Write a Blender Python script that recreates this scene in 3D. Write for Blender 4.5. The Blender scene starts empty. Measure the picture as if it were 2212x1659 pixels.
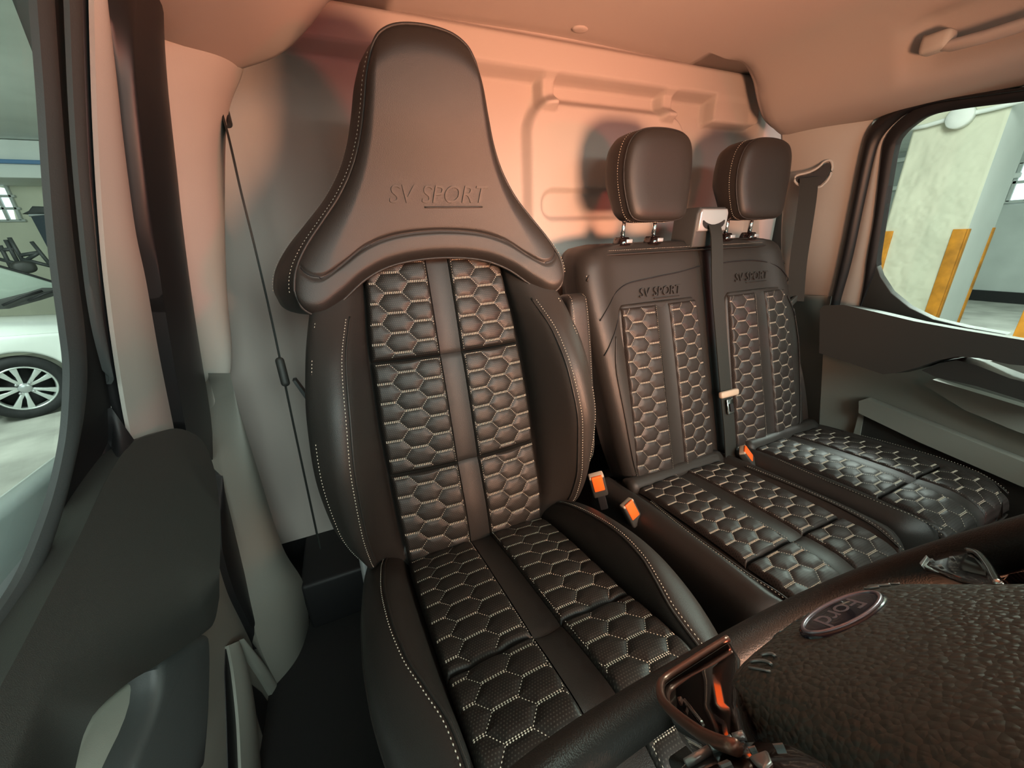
import bpy, bmesh, math, random
import numpy as np
random.seed(7); rng = np.random.default_rng(7)
S = bpy.context.scene
COL = S.collection
H = 1.52                                   # camera height above the garage floor
V = lambda *a: np.array(a, float)
# ------------------------------------------------------------------ camera
FPX, CX, CY = 822.0, 1106.0, 829.5
YAW, PITCH, ROLL = math.radians(22.9), math.radians(20.7), math.radians(-2.2)
cf = V(math.sin(YAW)*math.cos(PITCH), math.cos(YAW)*math.cos(PITCH), -math.sin(PITCH))
r0 = V(math.cos(YAW), -math.sin(YAW), 0); u0 = np.cross(r0, cf)
cr = math.cos(ROLL)*r0 + math.sin(ROLL)*u0
cu = -math.sin(ROLL)*r0 + math.cos(ROLL)*u0
from mathutils import Matrix, Vector
cam = bpy.data.objects.new('camera', bpy.data.cameras.new('camera')); COL.objects.link(cam)
M = Matrix.Identity(4)
for i in range(3):
    M[i][0], M[i][1], M[i][2] = cr[i], cu[i], -cf[i]
M[2][3] = H
cam.matrix_world = M
cam.data.sensor_width = 36; cam.data.lens = 36*FPX/2212; cam.data.clip_start = .005
S.camera = cam
# ------------------------------------------------------------------ world, lights, exposure
W = bpy.data.worlds.new('world'); S.world = W; W.use_nodes = True
W.node_tree.nodes['Background'].inputs[0].default_value = (.80, 1.0, .93, 1)
W.node_tree.nodes['Background'].inputs[1].default_value = .9
S.view_settings.view_transform = 'Standard'; S.view_settings.look = 'None'
S.view_settings.gamma = 1; S.view_settings.use_curve_mapping = False
S.view_settings.exposure = -0.15
S.cycles.use_denoising = True
S.cycles.max_bounces = 4; S.cycles.diffuse_bounces = 3; S.cycles.glossy_bounces = 3; S.cycles.transparent_max_bounces = 8
S.cycles.caustics_reflective = False; S.cycles.caustics_refractive = False
S.cycles.use_adaptive_sampling = True; S.cycles.adaptive_threshold = .04
def area(name, loc, target, sx, sy, power, color):
    L = bpy.data.lights.new(name, 'AREA'); L.shape = 'RECTANGLE'; L.size = sx; L.size_y = sy
    L.energy = power; L.color = color
    o = bpy.data.objects.new(name, L); COL.objects.link(o)
    o.location = V(*loc) + V(0, 0, H)
    d = Vector(V(*target) - V(*loc)); o.rotation_euler = d.to_track_quat('-Z', 'Y').to_euler()
    return o
# daylight from the garage entrance in front of the windscreen, fluorescent tubes under the garage ceiling
area('entrance_daylight', (.75, -2.4, 1.10), (.6, .5, -.55), 3.0, 1.2, 170, (.84, 1, .93))
sl = area('dashboard_screen_light', (.52, -.335, -.17), (.58, 1.1, .12), .30, .16, 15, (1, .46, .255)); sl.data.spread = math.radians(100)
area('hub_fill_light', (2.9, 1.1, .78), (.3, .2, -.25), 1.3, .2, 80, (.84, 1, .90))  # added unseen fill, brightens the wheel hub and cushions from the right
area('red_tint_light', (1.9, -1.5, -.35), (1.0, .6, .4), .25, .12, 24, (1, .05, .04))  # added red light without a real source, tints headliner and seals
area('garage_tube_light', (-3.4, 4.2, 1.40), (-3.6, 5.2, -1), .3, 3.0, 190, (.88, 1, .94))
area('garage_tube_light', (3.3, 1.0, 1.40), (4.6, 1.8, -1), .3, 2.6, 105, (.95, 1, .93))
area('garage_tube_light', (8.5, 2.0, 1.40), (9.0, 2.4, -1), .3, 3.0, 200, (.88, 1, .94))

# ------------------------------------------------------------------ helpers
def at(px, py, p0, n):                      # photo point on a real plane through p0 (z measured from camera height)
    d = cf + cr*((px-CX)/FPX) + cu*(-(py-CY)/FPX)
    return d*((np.array(p0, float)@np.array(n, float))/(d@np.array(n, float)))
def pchip(xs, ys, x):
    xs = np.asarray(xs, float); ys = np.asarray(ys, float); x = np.clip(np.asarray(x, float), xs[0], xs[-1])
    h = np.diff(xs); d = np.diff(ys)/h; m = np.zeros_like(ys)
    m[0], m[-1] = d[0], d[-1]
    for i in range(1, len(xs)-1):
        if d[i-1]*d[i] > 0:
            w1, w2 = 2*h[i]+h[i-1], h[i]+2*h[i-1]
            m[i] = (w1+w2)/(w1/d[i-1]+w2/d[i])
    k = np.clip(np.searchsorted(xs, x, side='right')-1, 0, len(xs)-2)
    t = (x-xs[k])/h[k]
    return ((2*t**3-3*t**2+1)*ys[k]+(t**3-2*t**2+t)*h[k]*m[k]+(-2*t**3+3*t**2)*ys[k+1]+(t**3-t**2)*h[k]*m[k+1])
def curve(pts, n, closed=False):             # Catmull-Rom through points, resampled evenly to n
    P = np.asarray(pts, float); K = len(P); out = []
    seg = K if closed else K-1
    for i in range(seg):
        if closed: a, b, c, d = P[(i-1) % K], P[i], P[(i+1) % K], P[(i+2) % K]
        else: a, b, c, d = P[max(i-1, 0)], P[i], P[i+1], P[min(i+2, K-1)]
        for t in np.linspace(0, 1, 16, endpoint=False):
            out.append(.5*((2*b)+(-a+c)*t+(2*a-5*b+4*c-d)*t*t+(-a+3*b-3*c+d)*t**3))
    out.append(P[0] if closed else P[-1]); out = np.array(out)
    return resample(out, n, closed)
def resample(out, n, closed=False):
    out = np.asarray(out, float)
    L = np.r_[0, np.cumsum(np.linalg.norm(np.diff(out, axis=0), axis=1))]
    s = np.linspace(0, L[-1], n+1)[:-1] if closed else np.linspace(0, L[-1], n)
    return np.stack([np.interp(s, L, out[:, k]) for k in range(out.shape[1])], 1)
def chaikin(P, it=2, closed=True):
    P = np.asarray(P, float)
    for _ in range(it):
        Q = np.roll(P, -1, 0)
        P = np.stack([.75*P+.25*Q, .25*P+.75*Q], 1).reshape(-1, P.shape[1])
    return P
def thing(name, loc, label=None, cat=None, group=None, kind=None):
    o = bpy.data.objects.new(name, None); COL.objects.link(o); o.location = V(*loc)+V(0, 0, H)
    o.empty_display_size = .05
    return tag(o, label, cat, group, kind)
def tag(o, label=None, cat=None, group=None, kind=None):
    for k, v in (('label', label), ('category', cat), ('group', group), ('kind', kind)):
        if v: o[k] = v
    return o
def root_off(parent):
    off = V(0, 0, 0)
    while parent is not None:
        off = off + np.array(parent.location); parent = parent.parent
    return off
def mesh(name, verts, faces, mat, parent=None, smooth=True, uv=None, ctr=False):
    verts = np.asarray(verts, float).reshape(-1, 3) + V(0, 0, H)
    me = bpy.data.meshes.new(name)
    loc = V(0, 0, 0)
    if parent is None and ctr: loc = V((verts[:, 0].min()+verts[:, 0].max())/2, (verts[:, 1].min()+verts[:, 1].max())/2, verts[:, 2].min())
    verts = verts - root_off(parent) - loc
    if isinstance(faces, np.ndarray) and faces.ndim == 2:
        nf, k = faces.shape
        me.vertices.add(len(verts)); me.vertices.foreach_set('co', verts.ravel().astype(np.float32))
        me.loops.add(nf*k); me.loops.foreach_set('vertex_index', faces.ravel().astype(np.int32))
        me.polygons.add(nf); me.polygons.foreach_set('loop_start', np.arange(0, nf*k, k, dtype=np.int32))
        me.polygons.foreach_set('loop_total', np.full(nf, k, np.int32)); me.update(calc_edges=True)
    else:
        me.from_pydata([tuple(v) for v in verts], [], [tuple(int(i) for i in f) for f in faces])
    if uv is not None:
        ul = me.uv_layers.new(name='uv'); li = np.empty(len(me.loops), np.int32)
        me.loops.foreach_get('vertex_index', li); ul.data.foreach_set('uv', np.asarray(uv, np.float32)[li].ravel())
    me.polygons.foreach_set('use_smooth', np.full(len(me.polygons), smooth)); me.update()
    me.materials.append(mat)
    o = bpy.data.objects.new(name, me); COL.objects.link(o); o.parent = parent; o.location = loc
    return o
def gridf(nv, nu, wrap=False, off=0):
    nc = nu if wrap else nu-1
    a, b = np.meshgrid(np.arange(nv-1), np.arange(nc), indexing='ij'); b2 = (b+1) % nu
    return np.stack([a*nu+b, a*nu+b2, (a+1)*nu+b2, (a+1)*nu+b], -1).reshape(-1, 4)+off
def loft(name, secs, mat, parent=None, wrap=True, caps=True, smooth=True):
    P = np.asarray(secs, float); nv, nu = P.shape[:2]
    f = [tuple(q) for q in gridf(nv, nu, wrap)]; vs = P.reshape(-1, 3)
    if caps and wrap:
        c0, c1 = P[0].mean(0), P[-1].mean(0); vs = np.vstack([vs, c0, c1]); n = nv*nu
        for i in range(nu):
            f.append(((i+1) % nu, i, n)); f.append(((nv-1)*nu+i, (nv-1)*nu+(i+1) % nu, n+1))
    return mesh(name, vs, f, mat, parent, smooth)
def fix(o):
    bm = bmesh.new(); bm.from_mesh(o.data); bmesh.ops.remove_doubles(bm, verts=bm.verts, dist=1e-6)
    bmesh.ops.recalc_face_normals(bm, faces=bm.faces); bm.to_mesh(o.data); bm.free(); return o
def autosmooth(o, deg=35):
    bm = bmesh.new(); bm.from_mesh(o.data)
    for e in bm.edges:
        if len(e.link_faces) == 2 and e.calc_face_angle(0) > math.radians(deg): e.smooth = False
    bm.to_mesh(o.data); bm.free(); return o
def frames(path):
    P = np.asarray(path, float); T = np.gradient(P, axis=0); T /= np.linalg.norm(T, axis=1)[:, None]+1e-12
    return T
def tube(name, path, rad, mat, parent=None, n=10, closed=False, flat=1.0, up=(0, 0, 1)):
    P = np.asarray(path, float); T = frames(P)
    if closed:
        T = np.roll(P, -1, 0)-np.roll(P, 1, 0); T /= np.linalg.norm(T, axis=1)[:, None]
    up = np.array(up, float); A = np.cross(T, up); bad = np.linalg.norm(A, axis=1) < 1e-3
    A[bad] = np.cross(T[bad], V(1, .2, 0)); A /= np.linalg.norm(A, axis=1)[:, None]; B = np.cross(A, T)
    r = np.broadcast_to(np.asarray(rad, float), (len(P),))
    th = np.linspace(0, 2*math.pi, n, endpoint=False)
    R = P[:, None]+r[:, None, None]*(np.cos(th)[None, :, None]*A[:, None]+flat*np.sin(th)[None, :, None]*B[:, None])
    if closed: R = np.concatenate([R, R[:1]], 0)
    return fix(loft(name, R, mat, parent, True, not closed))
SP_F = np.array([[0, 2, 3], [0, 3, 4], [0, 4, 5], [0, 5, 2], [1, 3, 2], [1, 4, 3], [1, 5, 4], [1, 2, 5]])
def spindles(name, A, B, wid, mat, parent, nrm, h=None):          # many little stitches in one mesh
    A = np.asarray(A, float); B = np.asarray(B, float); n = len(A)
    if n == 0: return None
    wid = np.broadcast_to(np.asarray(wid, float), (n,))[:, None]
    T = B-A; T /= np.linalg.norm(T, axis=1)[:, None]+1e-9
    N = np.broadcast_to(np.asarray(nrm, float), A.shape); Sd = np.cross(T, N); Sd /= np.linalg.norm(Sd, axis=1)[:, None]+1e-9
    Mm = (A+B)/2; hh = wid*.8
    vs = np.stack([A, B, Mm+Sd*wid, Mm+N*hh, Mm-Sd*wid, Mm-N*hh], 1).reshape(-1, 3)
    f = (SP_F[None]+np.arange(n)[:, None, None]*6).reshape(-1, 3)
    return tag(mesh(name, vs, f, mat, parent, True), kind='stuff')
def stitch_line(name, path, mat, parent, nrm, ln=.0042, gap=.0018, wid=.0008, lift=.0006):
    P = np.asarray(path, float); L = np.sum(np.linalg.norm(np.diff(P, axis=0), axis=1)); n = max(2, int(L/(ln+gap)))
    q = resample(P, n*8+1); N = np.asarray(nrm, float)
    if N.ndim == 2: N = resample(N, n*8+1); N = N/np.linalg.norm(N, axis=1)[:, None]; q = q+N*lift; Na = N[0:-1:8]
    else: q = q+N*lift; Na = N
    k = max(1, int(8*ln/(ln+gap)))
    return spindles(name, q[0:-1:8], q[k::8][:n], wid, mat, parent, Na)
def slab(name, pts3, n, thick, mat, parent=None, bevel=.004, segs=3, smooth=True, ctr=False):
    P = np.asarray(pts3, float); n = np.array(n, float)/np.linalg.norm(n)
    bm = bmesh.new(); vs = [bm.verts.new(Vector(p+V(0, 0, H))) for p in P]
    f = bm.faces.new(vs); f.normal_update()
    if np.array(f.normal)@n < 0: f.normal_flip()
    top = f
    r = bmesh.ops.extrude_face_region(bm, geom=[f])
    nv = [e for e in r['geom'] if isinstance(e, bmesh.types.BMVert)]
    newf = [e for e in r['geom'] if isinstance(e, bmesh.types.BMFace)][0]
    for v in nv: v.co += Vector(n*thick)
    bm.normal_update()
    # the extruded (new) face is the front; shift all back so that the front lies on the given outline
    for v in bm.verts: v.co -= Vector(n*thick)
    if bevel:
        bmesh.ops.bevel(bm, geom=list(newf.edges), offset=bevel, segments=segs, profile=.5, affect='EDGES', clamp_overlap=True)
    bmesh.ops.triangulate(bm, faces=[f for f in bm.faces if len(f.verts) > 4])
    bmesh.ops.recalc_face_normals(bm, faces=bm.faces)
    off = root_off(parent); me = bpy.data.meshes.new(name)
    loc = V(0, 0, 0)
    if ctr and parent is None:
        a = np.array([v.co for v in bm.verts]); loc = V((a[:, 0].min()+a[:, 0].max())/2, (a[:, 1].min()+a[:, 1].max())/2, a[:, 2].min())
    for v in bm.verts: v.co -= Vector(off+loc)
    bm.to_mesh(me); bm.free(); me.materials.append(mat)
    me.polygons.foreach_set('use_smooth', np.full(len(me.polygons), smooth))
    o = bpy.data.objects.new(name, me); COL.objects.link(o); o.parent = parent; o.location = loc
    if smooth: autosmooth(o, 40)
    return o
def pxslab(name, px, p0, n, thick, mat, parent=None, bevel=.004, rnd=0, segs=3, ctr=False):
    P = np.array([at(x, y, p0, n) for x, y in px])
    if rnd: P = chaikin(P, rnd)
    return slab(name, P, n, thick, mat, parent, bevel, segs, True, ctr)
def box(name, c, d, mat, parent=None, bevel=.004, rot=None, segs=3, ctr=False):
    bm = bmesh.new(); bmesh.ops.create_cube(bm, size=1)
    for v in bm.verts: v.co = Vector(np.array(v.co)*np.array(d, float))
    if bevel: bmesh.ops.bevel(bm, geom=list(bm.edges), offset=bevel, segments=segs, profile=.5, affect='EDGES', clamp_overlap=True)
    Rm = np.eye(3) if rot is None else np.array(rot, float)
    vs = np.array([v.co for v in bm.verts])@Rm.T+np.array(c, float); bm.verts.index_update()
    fs = [[v.index for v in f.verts] for f in bm.faces]; bm.free()
    return autosmooth(mesh(name, vs, fs, mat, parent, True, None, ctr), 40)
def basis(ex, ey):                            # rotation with given x and y axes (columns)
    ex = np.array(ex, float)/np.linalg.norm(ex); ey = np.array(ey, float); ey = ey-ex*(ey@ex); ey /= np.linalg.norm(ey)
    return np.stack([ex, ey, np.cross(ex, ey)], 1)
def text_mesh(name, s, size, mat, parent, fn, shear=0., extrude=.001, spacing=1., bold=0.):
    c = bpy.data.curves.new(name, 'FONT'); c.body = s; c.size = size; c.shear = shear; c.extrude = extrude
    c.align_x = 'CENTER'; c.align_y = 'CENTER'; c.space_character = spacing; c.offset = bold; c.resolution_u = 4
    o = bpy.data.objects.new(name+'_tmp', c); COL.objects.link(o)
    bpy.context.view_layer.update()
    dg = bpy.context.evaluated_depsgraph_get(); me = bpy.data.meshes.new_from_object(o.evaluated_get(dg))
    bpy.data.objects.remove(o)
    vs = np.array([v.co for v in me.vertices]); fs = [list(p.vertices) for p in me.polygons]
    bpy.data.meshes.remove(me)
    return mesh(name, fn(vs), fs, mat, parent, False)

# ------------------------------------------------------------------ materials
def mat(name, col, rough=.5, metal=0., bump=0., bscale=400, spec=.5, var=0., vscale=3., coat=0., det=4):
    m = bpy.data.materials.new(name); m.use_nodes = True; nt = m.node_tree; b = nt.nodes['Principled BSDF']
    b.inputs['Base Color'].default_value = (*col, 1); b.inputs['Roughness'].default_value = rough
    b.inputs['Metallic'].default_value = metal; b.inputs['Specular IOR Level'].default_value = spec
    b.inputs['Coat Weight'].default_value = coat
    tc = nt.nodes.new('ShaderNodeTexCoord')
    if bump:
        n = nt.nodes.new('ShaderNodeTexNoise'); n.inputs['Scale'].default_value = bscale; n.inputs['Detail'].default_value = det
        nt.links.new(tc.outputs['Object'], n.inputs['Vector'])
        bp = nt.nodes.new('ShaderNodeBump'); bp.inputs['Strength'].default_value = bump; bp.inputs['Distance'].default_value = .002
        nt.links.new(n.outputs['Fac'], bp.inputs['Height']); nt.links.new(bp.outputs['Normal'], b.inputs['Normal'])
    if var:
        n2 = nt.nodes.new('ShaderNodeTexNoise'); n2.inputs['Scale'].default_value = vscale; n2.inputs['Detail'].default_value = 6
        nt.links.new(tc.outputs['Object'], n2.inputs['Vector'])
        r = nt.nodes.new('ShaderNodeValToRGB')
        r.color_ramp.elements[0].position = .3; r.color_ramp.elements[1].position = .7
        r.color_ramp.elements[0].color = (*[c*(1-var) for c in col], 1); r.color_ramp.elements[1].color = (*[min(1, c*(1+var)) for c in col], 1)
        nt.links.new(n2.outputs['Fac'], r.inputs['Fac']); nt.links.new(r.outputs['Color'], b.inputs['Base Color'])
    return m
def grain(name, col, rough, scale, strength):    # leather grain: small voronoi pebbles
    m = bpy.data.materials.new(name); m.use_nodes = True; nt = m.node_tree; b = nt.nodes['Principled BSDF']
    b.inputs['Base Color'].default_value = (*col, 1); b.inputs['Roughness'].default_value = rough; b.inputs['Specular IOR Level'].default_value = .33
    tc = nt.nodes.new('ShaderNodeTexCoord'); v = nt.nodes.new('ShaderNodeTexVoronoi'); v.feature = 'F1'; v.inputs['Scale'].default_value = scale
    nz = nt.nodes.new('ShaderNodeTexNoise'); nz.inputs['Scale'].default_value = scale*.35
    nt.links.new(tc.outputs['Object'], nz.inputs['Vector'])
    mx = nt.nodes.new('ShaderNodeVectorMath'); mx.operation = 'MULTIPLY_ADD'; mx.inputs[1].default_value = (.8/scale,)*3
    nt.links.new(nz.outputs['Color'], mx.inputs[0]); nt.links.new(tc.outputs['Object'], mx.inputs[2])
    nt.links.new(mx.outputs[0], v.inputs['Vector'])
    bp = nt.nodes.new('ShaderNodeBump'); bp.inputs['Strength'].default_value = strength; bp.inputs['Distance'].default_value = .0012
    bp.invert = True
    nt.links.new(v.outputs['Distance'], bp.inputs['Height']); nt.links.new(bp.outputs['Normal'], b.inputs['Normal'])
    return m
def quilt_mat(name, col, dot, lines=False):
    m = bpy.data.materials.new(name); m.use_nodes = True; nt = m.node_tree; b = nt.nodes['Principled BSDF']
    b.inputs['Roughness'].default_value = .48; b.inputs['Specular IOR Level'].default_value = .33
    uv = nt.nodes.new('ShaderNodeUVMap'); uv.uv_map = 'uv'
    sc = nt.nodes.new('ShaderNodeVectorMath'); sc.operation = 'MULTIPLY'; sc.inputs[1].default_value = (270, 270, 0) if not lines else (330, 250, 0)
    nt.links.new(uv.outputs[0], sc.inputs[0])
    sx = nt.nodes.new('ShaderNodeSeparateXYZ'); nt.links.new(sc.outputs[0], sx.inputs[0])
    def mth(op, a, bb=None, cc=None):
        n = nt.nodes.new('ShaderNodeMath'); n.operation = op
        for i, x in enumerate((a, bb, cc)):
            if x is None: continue
            if isinstance(x, (int, float)): n.inputs[i].default_value = x
            else: nt.links.new(x, n.inputs[i])
        return n.outputs[0]
    row = mth('FLOOR', sx.outputs[1]); odd = mth('MULTIPLY', mth('MODULO', mth('ABSOLUTE', row), 2.0), .5)
    fx = mth('SUBTRACT', mth('FRACT', mth('ADD', sx.outputs[0], odd)), .5); fy = mth('SUBTRACT', mth('FRACT', sx.outputs[1]), .5)
    d = mth('SQRT', mth('ADD', mth('MULTIPLY', fx, fx), mth('MULTIPLY', fy, fy)))
    hole = mth('LESS_THAN', d, .22 if not lines else .27)
    mix = nt.nodes.new('ShaderNodeMix'); mix.data_type = 'RGBA'
    mix.inputs[6].default_value = (*col, 1); mix.inputs[7].default_value = (*dot, 1)
    nt.links.new(hole, mix.inputs[0]); nt.links.new(mix.outputs[2], b.inputs['Base Color'])
    bp = nt.nodes.new('ShaderNodeBump'); bp.inputs['Strength'].default_value = .35; bp.inputs['Distance'].default_value = .0008; bp.invert = True
    nt.links.new(hole, bp.inputs['Height']); nt.links.new(bp.outputs['Normal'], b.inputs['Normal'])
    return m
LEATHER = grain('black_leather', (.022, .020, .018), .45, 900, .18)
QUILT = quilt_mat('perforated_quilted_leather', (.015, .0135, .012), (.048, .045, .038))
QUILTB = quilt_mat('perforated_bench_quilt', (.026, .022, .020), (.008, .007, .006), True)
THREAD = mat('pale_thread', (.62, .57, .47), .7)
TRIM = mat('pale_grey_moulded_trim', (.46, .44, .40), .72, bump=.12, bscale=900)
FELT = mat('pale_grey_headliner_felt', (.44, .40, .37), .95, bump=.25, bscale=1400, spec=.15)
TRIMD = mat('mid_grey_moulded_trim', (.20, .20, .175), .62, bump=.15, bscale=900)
TRIMG = mat('light_green_grey_door_trim', (.27, .28, .245), .55, bump=.12, bscale=900)
DARK = mat('charcoal_plastic', (.034, .035, .032), .46, bump=.25, bscale=1500)
DARK2 = mat('dark_grey_rubber', (.045, .050, .050), .55, bump=.1, bscale=600)
BLACK = mat('black_rubber', (.006, .006, .007), .6)
SEAL = mat('black_door_seal', (.010, .010, .011), .45)
CARPET = mat('black_carpet', (.008, .008, .008), .95, bump=.5, bscale=700)
CHROME = mat('polished_chrome', (.82, .82, .80), .12, 1.)
SATIN = mat('satin_silver_plastic', (.50, .52, .53), .28, .6)
PIANO = mat('gloss_black_plastic', (.008, .005, .005), .06, coat=.5)
COPPER = mat('brushed_copper_trim', (.32, .17, .13), .30, .7)
ORANGE = mat('orange_release_button', (.90, .13, .02), .38)
WEB = mat('charcoal_belt_webbing', (.018, .020, .018), .55, bump=.3, bscale=1200, spec=.3)
BEIGE = mat('beige_plastic', (.42, .34, .26), .5)
HUB = grain('pebbled_airbag_cover', (.085, .090, .080), .42, 360, .9)
# ------------------------------------------------------------------ the van's shell
XC = .625
# --- rear partition: one moulded panel with real relief
def sst(x, a, b): t = np.clip((x-a)/(b-a), 0, 1); return t*t*(3-2*t)
def rrect(X, Z, x0, x1, z0, z1, r):
    qx = np.abs(X-(x0+x1)/2)-(x1-x0)/2+r; qz = np.abs(Z-(z0+z1)/2)-(z1-z0)/2+r
    return np.hypot(np.maximum(qx, 0), np.maximum(qz, 0))+np.minimum(np.maximum(qx, qz), 0)-r
def partition_y(X, Z):
    Y = np.full_like(X, 1.13)
    Y -= .032*sst(-rrect(X, Z, .535, 1.13, -.75, .365, .09), -.006, .022)            # big proud panel
    Y += .022*sst(-rrect(X, Z, .585, 1.0, .055, .135, .036), -.010, .012)            # pressed slot
    beam = .060*sst(Z, .395-.0*X, .415)                                              # beam under the roof
    Y -= beam*(1-sst(Z, .47, .49)*.3)
    for xn in (.60, 1.02):                                                           # two short bosses below the beam
        Y -= .036*sst(-rrect(X, Z, xn-.024, xn+.028, .30, .44, .02), -.008, .012)*(1-sst(-Z, -.345, -.325))*(1-sst(Z, .395, .415))
    Y -= .055*sst(-rrect(X, Z, 1.20, 1.40, .335, .45, .012), -.004, .008)*(1-sst(Z, .395, .415))
    Y -= .05*sst(X, 1.36, 1.44)*(1-sst(Z, .39, .42))                                # side return at the corner
    Y -= .055*sst(-X, -.02, .12)*(1-sst(Z, .25, .42))+.03*np.exp(-((X-.06)/.07)**2)*(1-sst(Z, .1, .4))
    Y += .025*np.exp(-((X-.19)/.07)**2)*(1-sst(Z, .3, .42))
    Y -= .02*np.exp(-((X+.1)/.05)**2-((Z+.42)/.09)**2)
    return Y
zz = np.linspace(-.80, .50, 300); xx = np.linspace(-.34, 1.66, 520)
X, Z = np.meshgrid(xx, zz)
tag(mesh('wall_rear', np.stack([X, partition_y(X, Z), Z], -1), gridf(300, 520)[:, ::-1].copy(), FELT),
    'moulded pale grey bulkhead panel behind the seats', kind='structure')
# --- headliner
cs = curve([(-.178, .287), (-.15, .289), (-.10, .305), (-.03, .335), (.03, .385), (.09, .445), (.19, .478), (.40, .488), (XC, .492),
            (.86, .488), (1.07, .480), (1.19, .458), (1.262, .412), (1.30, .358), (1.345, .310), (1.42, .282), (1.475, .278)], 150)
ys = np.r_[np.linspace(-.16, .95, 40), .975, .99, 1.0, 1.004]
secs = []
for y in ys:
    k = sst(np.array(y), .965, 1.004)
    fr = 1-.0*k
    c = cs.copy(); c[:, 1] += .028*k*sst(np.abs(c[:, 0]-XC), .5, .62)
    c[:, 1] -= .05*sst(np.array(-y), -.05, .16)
    secs.append(np.stack([c[:, 0], np.full(150, y), c[:, 1]], 1))
# rear edge: rolls turn up to the flat roof, flat part runs on to the partition
last = secs[-1].copy(); up = last.copy(); up[:, 2] = np.maximum(up[:, 2], .478); secs.append(up)
end = up.copy(); end[:, 1] = 1.16; secs.append(end)
P = np.array(secs)
# grab-handle recess on the passenger side is pressed into the headliner
fx_, fy_ = P[..., 0], P[..., 1]
_rc = np.exp(-((fx_-1.292)/.036)**4)*sst(.640-fy_, 0, .04)*sst(fy_-.0, 0, .1); P[..., 2] += .018*_rc; P[..., 0] += .016*_rc
nv, nu = P.shape[:2]
ceil = mesh('ceiling', P, gridf(nv, nu), FELT); tag(ceil, 'pale felt headliner curving down over both doors', kind='structure')
for xb in (.66, .92, 1.34):
    th = np.linspace(0, 2*math.pi, 24, endpoint=False)
    secs = [np.stack([xb+r*np.cos(th), 1.035+.7*r*np.sin(th), np.full(24, z)], 1) for r, z in ((.022, .494), (.022, .4895), (.019, .4875), (.010, .4870))]
    fix(loft('trim_clip', secs, FELT, ceil))
# roof skin above, so that no light leaks through
tag(box('wall_roof', (XC, .5, .56), (1.72, 1.5, .02), DARK, bevel=.002), 'van roof skin above the headliner', kind='structure')
# --- cab floor
tag(box('floor', (XC, .35, -.97), (2.1, 1.75, .04), CARPET, bevel=.002), 'black carpeted cab floor', kind='structure')
tag(box('wall_lower', (XC, 1.16, -.86), (2.3, .02, .30), BLACK, bevel=.002), 'black lower bulkhead below the moulded panel', kind='structure')
# dashboard and front bulkhead: behind the lens, they shade the foot wells
dash = thing('dashboard', (XC, -.30, -.95), 'black dashboard below the windscreen', 'dashboard')
loft('dash_body', [np.stack([np.full(40, x), *curve([(-.68, -.34), (-.45, -.31), (-.28, -.32), (-.20, -.35), (-.19, -.44), (-.24, -.60), (-.36, -.74), (-.68, -.76)], 40, True).T], 1) for x in np.linspace(-.20, 1.46, 12)], DARK, dash)
scr = thing('dashboard_screen', (.52, -.36, -.33), 'wide dashboard touchscreen glowing salmon pink', 'screen')
SCR = bpy.data.materials.new('salmon_lit_display'); SCR.use_nodes = True
_b = SCR.node_tree.nodes['Principled BSDF']; _b.inputs['Base Color'].default_value = (.02, .02, .02, 1)
_b.inputs['Emission Color'].default_value = (1, .40, .26, 1); _b.inputs['Emission Strength'].default_value = 6
def screen_pt(a, b, c): return V(.52, -.355, -.175)+a*V(.995, .10, 0)+b*V(0, -.10, .995)+c*V(-.10, .98, .10)
box('screen_housing', screen_pt(0, 0, -.008), (.33, .19, .016), BLACK, scr, bevel=.006, rot=np.stack([V(.995, .10, 0), V(0, -.10, .995), V(-.10, .98, .10)], 1))
mesh('display', np.array([screen_pt(a*.15, b*.08, .0012) for a, b in ((-1, -1), (1, -1), (1, 1), (-1, 1))]), [(3, 2, 1, 0)], SCR, scr, False)
box('screen_foot', screen_pt(0, -.105, -.012), (.10, .05, .02), BLACK, scr, bevel=.004, rot=np.stack([V(.995, .10, 0), V(0, -.10, .995), V(-.10, .98, .10)], 1))
tag(box('wall_front', (XC, -.76, -.66), (2.1, .04, .62), DARK, bevel=.002), 'front bulkhead under the windscreen', kind='structure')
def patch(name, A, B, nrm, mat_, parent=None, bulge=.0, thick=.02, n=48, m=9, pw=1.0, sm=True):
    A = curve(A, n) if sm else resample(A, n); B = curve(B, n) if sm else resample(B, n)
    t = np.linspace(0, 1, m); nrm = np.array(nrm, float)/np.linalg.norm(nrm)
    G = A[:, None]*(1-t)[None, :, None]+B[:, None]*t[None, :, None]
    G = G+nrm*(bulge*np.sin(np.pi*t)**pw)[None, :, None]
    Bk = G[:, ::-1]-nrm*thick
    R = np.concatenate([G, Bk], 1)
    return autosmooth(fix(loft(name, R, mat_, parent)), 50)
def pxl(pts, p0, n): return np.array([at(x, y, p0, n) for x, y in pts])
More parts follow.
